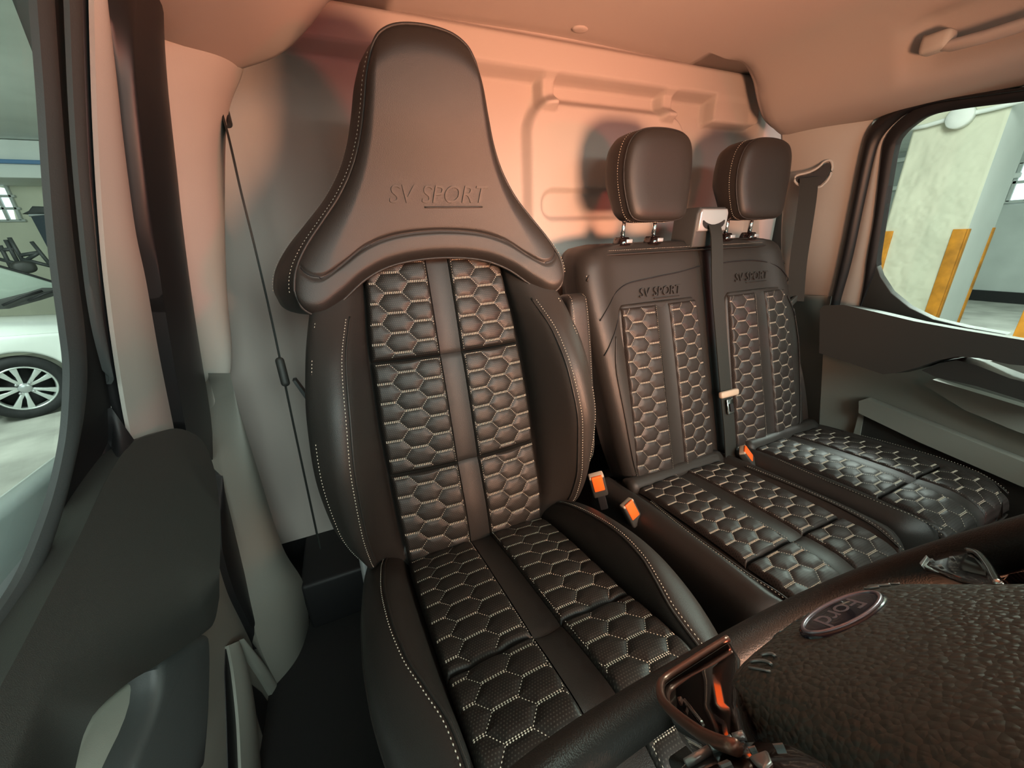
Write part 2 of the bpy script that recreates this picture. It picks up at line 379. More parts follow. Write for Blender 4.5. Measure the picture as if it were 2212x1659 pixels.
# ------------------------------------------------------------------ driver's side: pillar, door
LP, LN = (-.30, 0, -.24), (1, 0, -.237)              # door plane above the belt line (leans inwards)
def lp(pts, o=0.): n = V(*LN)/np.linalg.norm(LN); return pxl(pts, V(*LP)+n*o, LN)
def lx(pts, x): return pxl(pts, (x, 0, 0), (1, 0, 0))
def ly(pts, y): return pxl(pts, (0, y, 0), (0, 1, 0))
A = lp([(340, -20), (345, 18), (352, 120), (365, 250), (383, 400), (394, 500), (419, 681), (447, 848)])
Bc = ly([(480, 30), (500, 60), (527, 140), (497, 230), (487, 320), (485, 500), (490, 640), (500, 760), (492, 815), (458, 848)], .99)
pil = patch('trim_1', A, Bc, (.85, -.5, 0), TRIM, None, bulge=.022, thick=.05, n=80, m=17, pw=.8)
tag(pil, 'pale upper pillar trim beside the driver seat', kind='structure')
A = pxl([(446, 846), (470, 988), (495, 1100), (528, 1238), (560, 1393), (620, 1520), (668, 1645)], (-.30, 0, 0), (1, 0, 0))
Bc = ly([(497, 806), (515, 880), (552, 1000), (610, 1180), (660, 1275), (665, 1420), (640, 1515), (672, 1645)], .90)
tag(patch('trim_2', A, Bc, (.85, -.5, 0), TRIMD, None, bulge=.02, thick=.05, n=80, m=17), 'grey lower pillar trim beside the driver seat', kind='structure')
d1 = thing('door_1', (-.30, .4, -.95), 'driver door with charcoal upper panel and pull handle', kind='structure')
gl = [(80, -40), (80, 0), (95, 200), (108, 400), (122, 560), (140, 700), (150, 790), (148, 880), (140, 960), (118, 1060), (88, 1150), (50, 1240), (0, 1320), (-80, 1430)]
b1 = [(115, -40), (117, 0), (130, 200), (147, 400), (157, 500), (170, 608), (184, 717), (189, 800), (184, 880), (170, 960), (139, 1087), (103, 1199), (62, 1282), (0, 1385), (-80, 1510)]
b2 = [(148, -40), (150, 0), (158, 200), (168, 360), (181, 500), (195, 627), (210, 717), (231, 800), (240, 880), (236, 1000), (180, 1120), (110, 1270), (0, 1460), (-80, 1590)]
b2r = [(173, -40), (175, 0), (182, 200), (190, 380), (202, 500), (216, 670), (230, 760), (240, 830)]
b3 = [(203, -40), (203, 0), (208, 200), (215, 360), (224, 500), (234, 610), (250, 740), (270, 870), (287, 958)]
b4 = [(226, -40), (229, 0), (250, 150), (270, 320), (295, 500), (318, 608), (347, 771), (378, 925)]
b4r = [(300, -40), (290, 100), (302, 250), (318, 400), (332, 500), (352, 640), (375, 780), (402, 930)]
b5 = [(342, -40), (345, 18), (352, 120), (365, 250), (383, 400), (394, 500), (419, 681), (447, 848), (470, 988), (476, 1040)]
patch('window_frame', lp(gl, .012), lp(b1, .012), LN, DARK2, d1, bulge=.004, thick=.005, n=90)
patch('window_channel', lp(b1, .0), lp(b2, -.004), LN, BLACK, d1, bulge=0, thick=.004, n=90)
patch('window_seal', lp(b2[:8], .008), lp(b2r, .008), LN, DARK2, d1, bulge=.004, thick=.004)
patch('inner_seal', lp(b2r+[(262, 930), (285, 985)], .0), lp(b3+[(300, 1000)], .004), LN, SEAL, d1, bulge=.003, thick=.004)
patch('frame_trim', lp(b3, .010), lp(b4, .010), LN, TRIM, d1, bulge=.005, thick=.004)
patch('door_seal', lp(b4, .012), lp(b4r, .026), LN, SEAL, d1, bulge=.004, thick=.03)
patch('door_seal', lp(b4r, .026), lp(b5, .006), LN, SEAL, d1, bulge=.012, thick=.03)
GLASS = bpy.data.materials.new('window_glass'); GLASS.use_nodes = True
nt = GLASS.node_tree; nt.nodes.remove(nt.nodes['Principled BSDF'])
tr = nt.nodes.new('ShaderNodeBsdfTransparent'); tr.inputs[0].default_value = (.93, .97, .95, 1)
gs = nt.nodes.new('ShaderNodeBsdfGlossy'); gs.inputs['Roughness'].default_value = .02
lf = nt.nodes.new('ShaderNodeLayerWeight'); lf.inputs[0].default_value = .5
lw = nt.nodes.new('ShaderNodeMath'); lw.operation = 'POWER'; lw.inputs[1].default_value = 5; nt.links.new(lf.outputs['Facing'], lw.inputs[0])
ms = nt.nodes.new('ShaderNodeMixShader'); nt.links.new(lw.outputs[0], ms.inputs[0]); nt.links.new(tr.outputs[0], ms.inputs[1]); nt.links.new(gs.outputs[0], ms.inputs[2])
nt.links.new(ms.outputs[0], nt.nodes['Material Output'].inputs[0])
gp = np.array([(-.172, .62, .30), (-.30, .47, -.24), (-.315, .1, -.30), (-.315, -.60, -.28), (-.20, -.10, .28)])
slab('window_pane', gp, LN, .004, GLASS, d1, bevel=0)
# upper door panel (charcoal), lower panel, handle, pocket ribs
dn = (1, -.05, .42)
ridge_px = [(474, 1250), (440, 1290), (400, 1308), (300, 1352), (200, 1405), (140, 1440), (105, 1500), (70, 1590), (30, 1720)]
top_px = [(30, 1740), (-160, 1760), (-150, 1740), (0, 1484), (99, 1298), (167, 1167), (238, 1022), (285, 957), (330, 938), (378, 925), (415, 935), (440, 955), (462, 1010), (473, 1080), (476, 1171)]
low_px = [(474, 1290), (464, 1340), (445, 1364), (345, 1433), (278, 1474), (214, 1530), (190, 1566), (174, 1610), (150, 1720)]
Rg = curve(pxl(ridge_px, (-.298, 0, -.235), dn), 40); Tp = curve(pxl(top_px, (-.298, 0, -.235), dn), 80)
n2 = np.cross(Rg[-1]-Rg[0], V(-.45, 0, -1)); n2 /= np.linalg.norm(n2); n2 = n2 if n2[0] > 0 else -n2
Tp = resample(Tp[::-1], 60); Rg = resample(Rg, 60); Lw = resample(curve(pxl(low_px, Rg[12], n2), 80), 60)
cols = []
for f in np.linspace(0, .80, 8): cols.append(Tp*(1-f)+Rg*f)
for f in np.linspace(0, 1, 9)[1:-1]:
    a_, b_ = Tp*.20+Rg*.80, Rg*.62+Lw*.38; cols.append((1-f)**2*a_+2*f*(1-f)*Rg+f*f*b_)
for f in np.linspace(.38, 1, 6): cols.append(Rg*(1-f)+Lw*f)
Gp = np.stack(cols, 1); inn = V(-1, 0, -.1)*.03
up_ = fix(loft('upper_panel', np.concatenate([Gp, Gp[:, ::-1]+inn], 1), DARK, d1))
autosmooth(up_, 60)
patch('sill_seal', lp(b2[8:]+[(-160, 1720)], .0), pxl([(290, 950), (238, 1022), (167, 1167), (99, 1298), (0, 1484), (-150, 1740)], (-.298, 0, -.235), dn), (1, 0, .3), BLACK, d1, bulge=.0, thick=.02)
low = [(300, 1330), (478, 1150), (482, 1195), (505, 1275), (535, 1340), (566, 1405), (600, 1470), (640, 1545), (690, 1650), (720, 1720), (-100, 1720)]
pxslab('lower_panel', low, (-.315, 0, 0), (1, 0, 0), .05, TRIMG, d1, bevel=.006)
hd = [(345, 1428), (400, 1395), (448, 1364), (457, 1372), (459, 1440), (455, 1560), (443, 1690), (270, 1700), (300, 1620), (335, 1540), (350, 1480)]
pxslab('pull_handle', hd, (-.272, 0, 0), (1, 0, 0), .04, DARK2, d1, bevel=.014, rnd=1, segs=4)
pxslab('recess_panel', [(346, 1435), (342, 1500), (320, 1570), (270, 1690), (120, 1700), (176, 1606), (192, 1568), (218, 1530), (280, 1475)], (-.300, 0, 0), (1, 0, 0), .02, TRIMG, d1, bevel=.004)
for q in ([(488, 1402), (494, 1396), (500, 1450), (512, 1560), (520, 1690), (494, 1690), (490, 1560), (486, 1450)],
          [(538, 1473), (566, 1496), (600, 1545), (662, 1650), (640, 1690), (600, 1690), (560, 1560)]):
    pxslab('pocket_slot', q, (-.3135, 0, 0), (1, 0, 0), .004, BLACK, d1, bevel=.001)
patch('pocket_rib', lx([(494, 1394), (505, 1455), (516, 1560), (522, 1690)], -.309), lx([(514, 1384), (536, 1440), (556, 1560), (566, 1690)], -.309), (1, 0, 0), TRIMG, d1, bulge=.008, thick=.01)
patch('pocket_rib', lx([(512, 1384), (570, 1470), (620, 1560), (675, 1660)], -.308), lx([(522, 1382), (585, 1455), (640, 1545), (692, 1650)], -.308), (1, 0, 0), TRIMG, d1, bulge=.008, thick=.01)
patch('edge_seal', lx([(474, 1040), (478, 1150), (482, 1195), (505, 1275), (535, 1340), (562, 1398)], -.304), lx([(477, 1010), (486, 1060), (500, 1119), (528, 1238), (548, 1330), (564, 1398)], -.300), (1, 0, 0), SEAL, d1, bulge=.004, thick=.02)
# ------------------------------------------------------------------ passenger side: pillar, door
RP, RN = (1.55, 0, -.26), (-1, 0, -.20)
def rp(pts, o=0.): n = V(*RN)/np.linalg.norm(RN); return pxl(pts, V(*RP)+n*o, RN)
def rx(pts, x): return pxl(pts, (x, 0, 0), (1, 0, 0))
A = ly([(1688, 255), (1694, 400), (1690, 500), (1690, 560), (1694, 600), (1700, 640)], .97)
Bc = rp([(1890, 250), (1873, 300), (1858, 345), (1838, 439), (1814, 560), (1797, 640)], .0)
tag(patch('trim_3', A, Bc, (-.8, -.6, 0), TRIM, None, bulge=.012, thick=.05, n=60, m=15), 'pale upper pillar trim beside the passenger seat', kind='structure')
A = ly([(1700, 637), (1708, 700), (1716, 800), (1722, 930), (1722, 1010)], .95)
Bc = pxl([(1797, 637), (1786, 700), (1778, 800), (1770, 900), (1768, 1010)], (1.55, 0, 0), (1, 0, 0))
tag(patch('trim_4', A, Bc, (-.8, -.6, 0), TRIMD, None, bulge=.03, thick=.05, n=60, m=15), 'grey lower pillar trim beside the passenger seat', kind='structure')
d2 = thing('door_2', (1.55, .4, -.95), 'passenger door with charcoal armrest and map pocket', kind='structure')
seO = [(2330, 170), (2212, 189), (2040, 211), (1979, 224), (1939, 233), (1905, 250), (1873, 285), (1858, 338), (1838, 439), (1814, 560), (1797, 640), (1786, 700), (1778, 800), (1772, 900), (1766, 1000)]
seI = [(2330, 180), (2212, 198), (2040, 222), (1985, 236), (1955, 248), (1928, 270), (1902, 300), (1888, 340), (1866, 439), (1840, 560), (1815, 650), (1804, 700), (1798, 800), (1792, 900), (1786, 1000)]
patch('door_seal', rp(seO, .012), rp(seI, .012), RN, SEAL, d2, bulge=.012, thick=.03, n=120)
frO = [(2330, 173), (2212, 191), (2040, 216), (1990, 230), (1956, 250), (1925, 280), (1908, 311), (1902, 354), (1888, 473), (1873, 560), (1867, 610), (1856, 668)]
glR = [(2330, 205), (2212, 219), (2074, 236), (2006, 251), (1973, 270), (1946, 294), (1932, 324), (1915, 422), (1895, 550), (1894, 575), (1902, 598), (1925, 633), (1964, 665), (2015, 690), (2090, 708), (2176, 723), (2212, 728), (2330, 745)]
patch('frame_trim', rp(seI[1:12], .008), rp(frO[1:], .008), RN, TRIM, d2, bulge=.004, thick=.02, n=100)
patch('window_frame', rp(frO, .016), rp(glR[:10], .012), RN, BLACK, d2, bulge=.004, thick=.025, n=100)
P = rp([(1858, 668), (1873, 560)]+glR[9:16]+[(2090, 730), (1900, 700)], .010)
slab('corner_panel', P, RN, .02, DARK, d2, bevel=.002)
slab('window_pane', np.array([(1.44, .74, .30), (1.44, -.10, .30), (1.56, -.65, -.28), (1.56, .10, -.29), (1.558, .5, -.28), (1.55, .72, -.24)]), RN, .004, GLASS, d2, bevel=0)
up = [(1806, 668), (1815, 661), (1857, 660), (1925, 675), (2007, 694), (2090, 709), (2212, 729), (2360, 752), (2400, 800), (2212, 784), (2148, 771), (2101, 768), (2062, 775), (2015, 791), (1968, 803), (1941, 805), (1804, 761)]
pxslab('upper_panel', up, (1.50, 0, 0), (1, 0, -.12), .09, DARK, d2, bevel=.014, segs=4)
pxslab('lower_panel', [(1790, 740), (1941, 790), (2400, 760), (2500, 1300), (1780, 1100), (1780, 930)], (1.56, 0, 0), (1, 0, 0), .03, TRIMG, d2, bevel=.004)
pxslab('armrest', [(2023, 790), (2060, 775), (2098, 768), (2140, 778), (2212, 805), (2400, 850), (2400, 900), (2212, 843), (2140, 822), (2054, 804)], (1.47, 0, 0), (1, 0, 0), .08, DARK, d2, bevel=.010, segs=4)
pxslab('armrest_ledge', [(2010, 826), (2030, 815), (2150, 850), (2400, 925), (2400, 985), (2212, 925), (2100, 880)], (1.52, 0, 0), (1, 0, 0), .04, TRIMG, d2, bevel=.012, segs=4)
pxslab('map_pocket_opening', [(1884, 857), (1941, 839), (2212, 924), (2400, 985), (2400, 1050), (2212, 988)], (1.547, 0, 0), (1, 0, 0), .004, BLACK, d2, bevel=.001)
pxslab('map_pocket_lip', [(1868, 862), (1884, 857), (2212, 986), (2400, 1055), (2400, 1110), (2212, 1040), (2000, 950), (1868, 888)], (1.525, 0, 0), (1, 0, 0), .035, TRIMG, d2, bevel=.008, segs=4)
pxslab('map_pocket_face', [(1866, 884), (2000, 945), (2212, 1036), (2400, 1106), (2500, 1400), (1850, 1150), (1856, 930)], (1.535, 0, 0), (1, 0, 0), .02, DARK, d2, bevel=.004)
pxslab('pocket_end_trim', [(1870, 862), (1880, 858), (1866, 930), (1850, 1000), (1840, 1000), (1852, 930)], (1.53, 0, 0), (1, 0, 0), .02, TRIMG, d2, bevel=.003)
VANW = mat('white_van_paint', (.78, .84, .86), .3, coat=.5)
# outer skins of both sides, so daylight only enters through the glass
for nm, x, lab in (('wall_left', -.42, 'outer steel skin of the driver side'), ('wall_right', 1.68, 'outer steel skin of the passenger side')):
    o = box(nm, (x, .30, -.60 if x < 0 else -.66), (.03, 1.9, .66), VANW, bevel=.012); tag(o, lab, kind='structure')
for nm, x, lab in (('wall_left_rear', -.36, 'body side behind the driver pillar'), ('wall_right_rear', 1.63, 'body side behind the passenger pillar')):
    o = box(nm, (x, 1.08, .12), (.03, .24, .92), DARK, bevel=.002); tag(o, lab, kind='structure')
# roof grab handle over the passenger door
gh = thing('grab_handle', (1.285, .35, .34), 'pale grey roof grab handle above the passenger door', 'handle')
fix(loft('handle_bar', [np.stack([1.283+.014*np.cos(np.linspace(0, 2*np.pi, 16, endpoint=False))*k, np.full(16, y), zc+.010*k*np.sin(np.linspace(0, 2*np.pi, 16, endpoint=False))], 1)
     for y, zc, k in ((.60, .385, .8), (.585, .370, 1.0), (.55, .356, 1.1), (.50, .352, 1.15), (.35, .350, 1.15), (.18, .352, 1.15), (.14, .365, 1.0), (.12, .38, .8))], FELT, gh))
for y in (.575, .145):
    box('handle_foot', (1.283, y, .370), (.040, .050, .036), TRIM, gh, bevel=.010)
# ------------------------------------------------------------------ seats: quilted panels
R3 = math.sqrt(3)
def hexd(u, v, ax, ay):
    X_, Y_ = u/ax, v/ay
    q = 2/3*X_; r = -X_/3+R3/3*Y_; s = -q-r
    rq, rr, rs = np.round(q), np.round(r), np.round(s)
    dq, dr, ds = abs(rq-q), abs(rr-r), abs(rs-s)
    m1 = (dq > dr) & (dq > ds); m2 = ~m1 & (dr > ds)
    rq = np.where(m1, -rr-rs, rq); rr = np.where(m2, -rq-rs, rr)
    dx = X_-1.5*rq; dy = Y_-R3*(rr+rq/2)
    return np.maximum(abs(dy), abs(dx)*R3/2+abs(dy)/2)/(R3/2)
def quilted(parent, base, nrm, bounds, mat_, ax=.031, ay=.0212, hgt=.0042, sect=.007, off=(0., 0.), step=.0016, thick=.0013):
    """one quilted panel: base(u,v)->point, bounds=(u0(v),u1(v),v0,v1); returns the panel with its stitching child"""
    fu0, fu1, v0, v1 = bounds; nrm = np.array(nrm, float)/np.linalg.norm(nrm)
    nv = max(12, int(abs(v1-v0)/step)); vm = np.linspace(v0, v1, nv)
    nu = max(12, int(np.max(fu1(vm)-fu0(vm))/step))
    a = np.linspace(0, 1, nu)
    U = fu0(vm)[:, None]*(1-a)+fu1(vm)[:, None]*a; Vv = np.repeat(vm[:, None], nu, 1)
    def disp(u, v):
        lo, hi = fu0(v), fu1(v)
        eu = np.minimum(u-lo, hi-u); ev = np.minimum(v-v0, v1-v)
        e = np.clip(np.minimum(eu, ev), 0, None)
        d = hexd(u-off[0], v-off[1], ax, ay)
        q = hgt*(1-np.clip(d, 0, 1)**3.2)
        w = np.clip((v-v0)/(v1-v0), 0, 1)
        tuck = -.010*np.clip(1-e/.006, 0, 1)**2
        return q*np.clip(e/.008, 0, 1)+sect*(np.clip(4*w*(1-w), 0, 1)**.45)+tuck
    Pp = base(U, Vv)+nrm*disp(U, Vv)[..., None]
    o = mesh('quilted_panel', Pp, gridf(nv, nu), mat_, parent, True, np.stack([U, Vv], -1).reshape(-1, 2))
    # stitches along the hexagon edges
    ulo, uhi = float(np.min(fu0(vm))), float(np.max(fu1(vm)))
    As, Bs, Ws = [], [], []
    i0, i1 = int((ulo-off[0])/(1.5*ax))-2, int((uhi-off[0])/(1.5*ax))+2
    j0, j1 = int((min(v0, v1)-off[1])/(R3*ay))-2, int((max(v0, v1)-off[1])/(R3*ay))+2
    for i in range(i0, i1+1):
        for j in range(j0, j1+1):
            cx, cy = off[0]+1.5*ax*i, off[1]+R3*ay*(j+.5*(i % 2))
            t1, t2, t3, t4 = (cx-ax/2, cy+R3/2*ay), (cx+ax/2, cy+R3/2*ay), (cx+ax, cy), (cx+ax/2, cy-R3/2*ay)
            for k in range(9):
                f0, f1 = k/9, k/9+.09
                for dv in (-.0011, .0011):
                    As.append((t1[0]+(t2[0]-t1[0])*f0, t1[1]+dv)); Bs.append((t1[0]+(t2[0]-t1[0])*f1, t1[1]+dv)); Ws.append(thick)
            for p, q in ((t2, t3), (t3, t4)):
                for k in range(6):
                    f0, f1 = k/6+.02, k/6+.125
                    As.append((p[0]+(q[0]-p[0])*f0, p[1]+(q[1]-p[1])*f0)); Bs.append((p[0]+(q[0]-p[0])*f1, p[1]+(q[1]-p[1])*f1)); Ws.append(thick*.62)
    As, Bs, Ws = np.array(As), np.array(Bs), np.array(Ws); mid = (As+Bs)/2
    ok = (mid[:, 1] > v0+.005) & (mid[:, 1] < v1-.005) & (mid[:, 0] > fu0(mid[:, 1])+.005) & (mid[:, 0] < fu1(mid[:, 1])-.005)
    As, Bs, Ws = As[ok], Bs[ok], Ws[ok]
    def S3(q): return base(q[:, 0], q[:, 1])+nrm*(disp(q[:, 0], q[:, 1])+.0006)[:, None]
    spindles('stitching', S3(As), S3(Bs), Ws, THREAD, o, nrm)
    return o
def const(c): return lambda v: np.full_like(np.asarray(v, float), c)
def section_loft(name, levels, mat_, parent, npts=64):
    """levels: list of open half-rings given as control points; each splined and lofted"""
    return fix(loft(name, np.array([curve(L, npts) for L in levels]), mat_, parent))
# ---------------------------------------------------------------- driver seat
SX = .18
ds = thing('driver_bucket_seating', (SX, .45, -.95), 'black leather bucket driver seat with tall winged headrest behind the steering wheel', 'seat')
zt = [-.66, -.60, -.54, -.46, -.36, -.26, -.18, -.10, -.03, .02]
T_ = dict(yc=[.628, .634, .646, .672, .700, .726, .748, .770, .788, .80], ui=[.150, .152, .155, .157, .158, .155, .151, .142, .136, .13],
          ur=[.185, .200, .208, .212, .210, .201, .192, .168, .150, .14], yr=[.670, .640, .607, .592, .592, .614, .660, .735, .785, .80],
          us=[.190, .228, .254, .270, .276, .270, .258, .238, .215, .20], ys=[.700, .672, .640, .617, .612, .630, .665, .722, .785, .81])
def g(k, z): return pchip(zt, T_[k], z)
def back_y(u, z): return g('yc', z)+.012*(u/g('ui', z))**2
levels = []
for z in np.linspace(-.665, .0, 60):
    yc, ui, ur, yr, us, ys_ = [float(g(k, z)) for k in ('yc', 'ui', 'ur', 'yr', 'us', 'ys')]
    half = [(0, yc+.020), (ui*.5, yc+.024), (ui*.93, yc+.030), (ui+.004, yc+.026), (ui+.30*(ur-ui), yc+.022-.40*(yc+.022-yr)), (ur-.004, yr+.010), (ur+.008, yr-.003), (ur+.40*(us-ur), yr-.010),
            (us-.006, ys_+.000), (us, ys_+.02), (us-.004, ys_+.06), (us-.03, yc+.125), (ui*.6, yc+.150), (0, yc+.152)]
    full = [(-a, b) for a, b in half[::-1]][:-1]+half
    c = curve(full, 120)
    levels.append(np.stack([c[:, 0]+SX, c[:, 1], np.full(120, z)], 1))
fix(loft('backrest', levels, LEATHER, ds))
bn = V(0, -.96, .28)
def bbase(u, v): return np.stack([u+SX, back_y(u, v), v], -1)
for v0, v1 in ((-.615, -.4305), (-.4300, -.2112), (-.2107, -.020)):
    for sgn in (-1, 1):
        if sgn < 0: bd = (lambda v: -g('ui', v)-.001, const(-.021), v0, v1)
        else: bd = (const(.021), lambda v: g('ui', v)+.001, v0, v1)
        quilted(ds, bbase, bn, bd, QUILT, off=(.0 if sgn > 0 else .0, .004))
    vv = np.linspace(v0, v1, 40); uu = np.linspace(-.0215, .0215, 11)
    Uu, Vv = np.meshgrid(uu, vv); w = (Vv-v0)/(v1-v0)
    dp = .007*np.clip(4*w*(1-w), 0, 1)**.4-.004-.0035*(1-(Uu/.0215)**2)
    mesh('centre_strip', bbase(Uu, Vv)+bn*dp[..., None], gridf(40, 11), LEATHER, ds)
    for s in (-1, 1):
        vl = np.linspace(v0+.004, v1-.004, 60)
        stitch_line('strip_stitching', bbase(np.full(60, s*.0265), vl)+bn*(.0045+.002), THREAD, ds, bn, ln=.003, gap=.002, wid=.0006)
LV = np.array(levels)
def back_surf(u, z):                                       # front of the finished backrest at (u, z)
    out = []
    for a, b in zip(np.asarray(u), np.asarray(z)):
        f = np.clip((b+.665)/.665*59, 0, 58.999); i0 = int(f); L = LV[i0]*(1-f+i0)+LV[i0+1]*(f-i0)
        us_, yc_ = float(g('us', b)), float(g('yc', b)); m_ = L[:, 1] < yc_+.045; q_ = L[m_]; o_ = np.argsort(q_[:, 0])
        out.append(np.interp(a+SX, q_[o_, 0], q_[o_, 1]))
    return np.array(out)
for s in (-1, 1):                                          # seams on the bolster ridges and outer edges
    zl = np.linspace(-.56, -.115, 100); nr = np.tile(V(s*.25, -1., .1)/1.04, (100, 1))
    u_ = g('ur', zl)+.004; pth = np.stack([SX+s*u_, back_surf(s*u_, zl)-.0006, zl], 1)
    tube('bolster_seam', pth, .0020, LEATHER, ds, 8)
    u_ = u_+.0065; pth = np.stack([SX+s*u_, back_surf(s*u_, zl), zl], 1)
    stitch_line('bolster_stitching', pth, THREAD, ds, nr, wid=.0010, lift=.0009)
    zl = np.linspace(-.60, -.115, 100); nr = np.tile(V(s*.8, -.6, 0), (100, 1))
    u_ = g('us', zl)-.004; pth = np.stack([SX+s*u_, back_surf(s*u_, zl), zl], 1)
    tube('outer_piping', pth, .0024, LEATHER, ds, 8)
    u_ = u_-.0075; pth = np.stack([SX+s*u_, back_surf(s*u_, zl), zl], 1)
    stitch_line('outer_stitching', pth, THREAD, ds, nr, wid=.0010, lift=.0009)
# collar with wings and integral headrest
bot = curve([(-.250, -.080), (-.246, -.094), (-.232, -.106), (-.212, -.106), (-.180, -.086), (-.135, -.054), (-.08, -.034), (0, -.027), (.08, -.034), (.135, -.054), (.180, -.086), (.212, -.106), (.232, -.106), (.246, -.094), (.250, -.080)], 121)
sdR = curve([(.250, -.080), (.252, -.062), (.243, -.030), (.222, .004), (.190, .042), (.158, .080), (.132, .120), (.114, .160), (.102, .200), (.092, .240), (.080, .272)], 101)
sdL = sdR*V(-1, 1)
topc = curve([(-.080, .272), (-.066, .290), (-.040, .302), (0, .306), (.040, .302), (.066, .290), (.080, .272)], 121)
s_ = np.linspace(0, 1, 121)[None, :, None]; t_ = np.linspace(0, 1, 101)[:, None, None]
C2 = (1-t_)*bot[None]+t_*topc[None]+(1-s_)*sdL[:, None]+s_*sdR[:, None]-((1-s_)*(1-t_)*bot[0]+s_*(1-t_)*bot[-1]+(1-s_)*t_*topc[0]+s_*t_*topc[-1])
sS, tT = np.broadcast_to(s_[..., 0], (101, 121)), np.broadcast_to(t_[..., 0], (101, 121))
def collar_y(u, z): return pchip([-.12, -.03, .05, .10, .20, .31], [.752, .758, .752, .744, .720, .700], z)-.042*np.clip(np.abs(u)/.25, 0, 1)**2*np.clip((.16-z)/.2, 0, 1)
es = np.minimum(sS, 1-sS); et = np.minimum(tT, 1-tT)
puff = .020*(1-np.clip(1-es/.12, 0, 1)**2.4)*(1-np.clip(1-tT/.06, 0, 1)**2.2)*(1-np.clip(1-(1-tT)/.12, 0, 1)**2.2)
tseam = .150-.02*np.sin(np.pi*sS)
groove = .0065*np.exp(-((tT-tseam)/.007)**2)*np.clip(es/.015, 0, 1)
lip = .003*np.clip((tseam-tT)/.1, 0, 1)
Y = collar_y(C2[..., 0], C2[..., 1])-puff+groove-lip+.012
front = np.stack([C2[..., 0]+SX, Y, C2[..., 1]], -1)
hs = mesh('headrest_collar', front, gridf(101, 121), LEATHER, ds)
loop = np.concatenate([front[0, :], front[1:, -1], front[-1, -2::-1], front[-2:0:-1, 0]])
ctr = V(SX, 0, .06)
def ring(L, dy, k):
    q = L.copy(); q[:, 1] += dy; q[:, 0] = ctr[0]+(q[:, 0]-ctr[0])*k; q[:, 2] = ctr[2]+(q[:, 2]-ctr[2])*(k if k < 1 else 1+(k-1)*.12); return q
gus = [loop, ring(loop, .006, 1.02), ring(loop, .02, 1.055), ring(loop, .045, 1.115), ring(loop, .070, 1.155), ring(loop, .090, 1.15), ring(loop, .104, 1.05), ring(loop, .108, .88)]
fix(loft('headrest_gusset', gus, LEATHER, ds, True, False))
bk = front.copy(); bk[..., 1] = collar_y(C2[..., 0], C2[..., 1])+.012+.106; bk[..., 0] = ctr[0]+(bk[..., 0]-ctr[0])*.86; bk[..., 2] = ctr[2]+(bk[..., 2]-ctr[2])*.86
mesh('headrest_back', bk, gridf(101, 121)[:, ::-1].copy(), LEATHER, ds)
tube('collar_piping', np.concatenate([front[0, :], front[1:, -1], front[-1, -2::-1], front[-2:0:-1, 0]])+V(0, -.001, 0), .0024, LEATHER, ds, 8, closed=True)
for s in (0, -1):
    pth = front[3:, s]; sg = -1 if s == 0 else 1
    nr = np.stack([np.full(len(pth), sg*.85), np.full(len(pth), -.5), np.zeros(len(pth))], 1)
    q = pth.copy(); q[:, 0] = ctr[0]+(q[:, 0]-ctr[0])*1.024; q[:, 1] += .0075
    stitch_line('collar_stitching', q+V(sg*.0015, 0, 0), THREAD, ds, nr, wid=.0009, lift=.0012)
    q = pth[:70].copy(); q[:, 0] = ctr[0]+(q[:, 0]-ctr[0])*1.143; q[:, 1] += .062
    stitch_line('rear_stitching', q+V(sg*.0015, 0, 0), THREAD, ds, nr, ln=.003, gap=.002, wid=.0006, lift=.0014)
sm = [front[np.clip(int(round(float(tseam[0, i])*100)), 0, 100), i]+V(0, -.0006, 0) for i in range(2, 119)]
tube('collar_seam', sm, .0012, BLACK, ds, 6)
def emboss(surf, x0, z0, lift=.0012):
    def fn(vs):
        u = vs[:, 0]+x0; z = vs[:, 1]+z0
        return np.stack([u, surf(u, z)-lift-vs[:, 2], z], 1)
    return fn
def collar_front(x, z):                                    # look the surface up on the collar grid
    d = front.reshape(-1, 3); out = []
    for a, b in zip(x, z):
        r = (d[:, 0]-a)**2+(d[:, 2]-b)**2; k = np.argpartition(r, 6)[:6]; w = 1/(r[k]+1e-9); out.append((d[k, 1]*w).sum()/w.sum())
    return np.array(out)
EMB = grain('embossed_leather', (.024, .022, .020), .45, 900, .1)
text_mesh('embossed_lettering', 'SV', .040, EMB, ds, emboss(collar_front, SX-.062, .079), shear=.25, extrude=.0012)
text_mesh('embossed_lettering', 'SPORT', .040, EMB, ds, emboss(collar_front, SX+.032, .079), shear=.25, extrude=.0012)
def under(x0, x1, z): return [(x0, z-.0014), (x1, z-.0014), (x1, z+.0014), (x0, z+.0014)]
q = np.array(under(SX-.022, SX+.086, .0600)); xs = np.linspace(q[0, 0], q[1, 0], 20)
yb = collar_front(xs, np.full(20, .06))
fix(loft('embossed_underline', [np.stack([np.full(6, x), y-.0012+.0016*np.sin(np.linspace(0, 2*np.pi, 6, endpoint=False)), .06+.0014*np.cos(np.linspace(0, 2*np.pi, 6, endpoint=False))], 1) for x, y in zip(xs, yb)], EMB, ds))
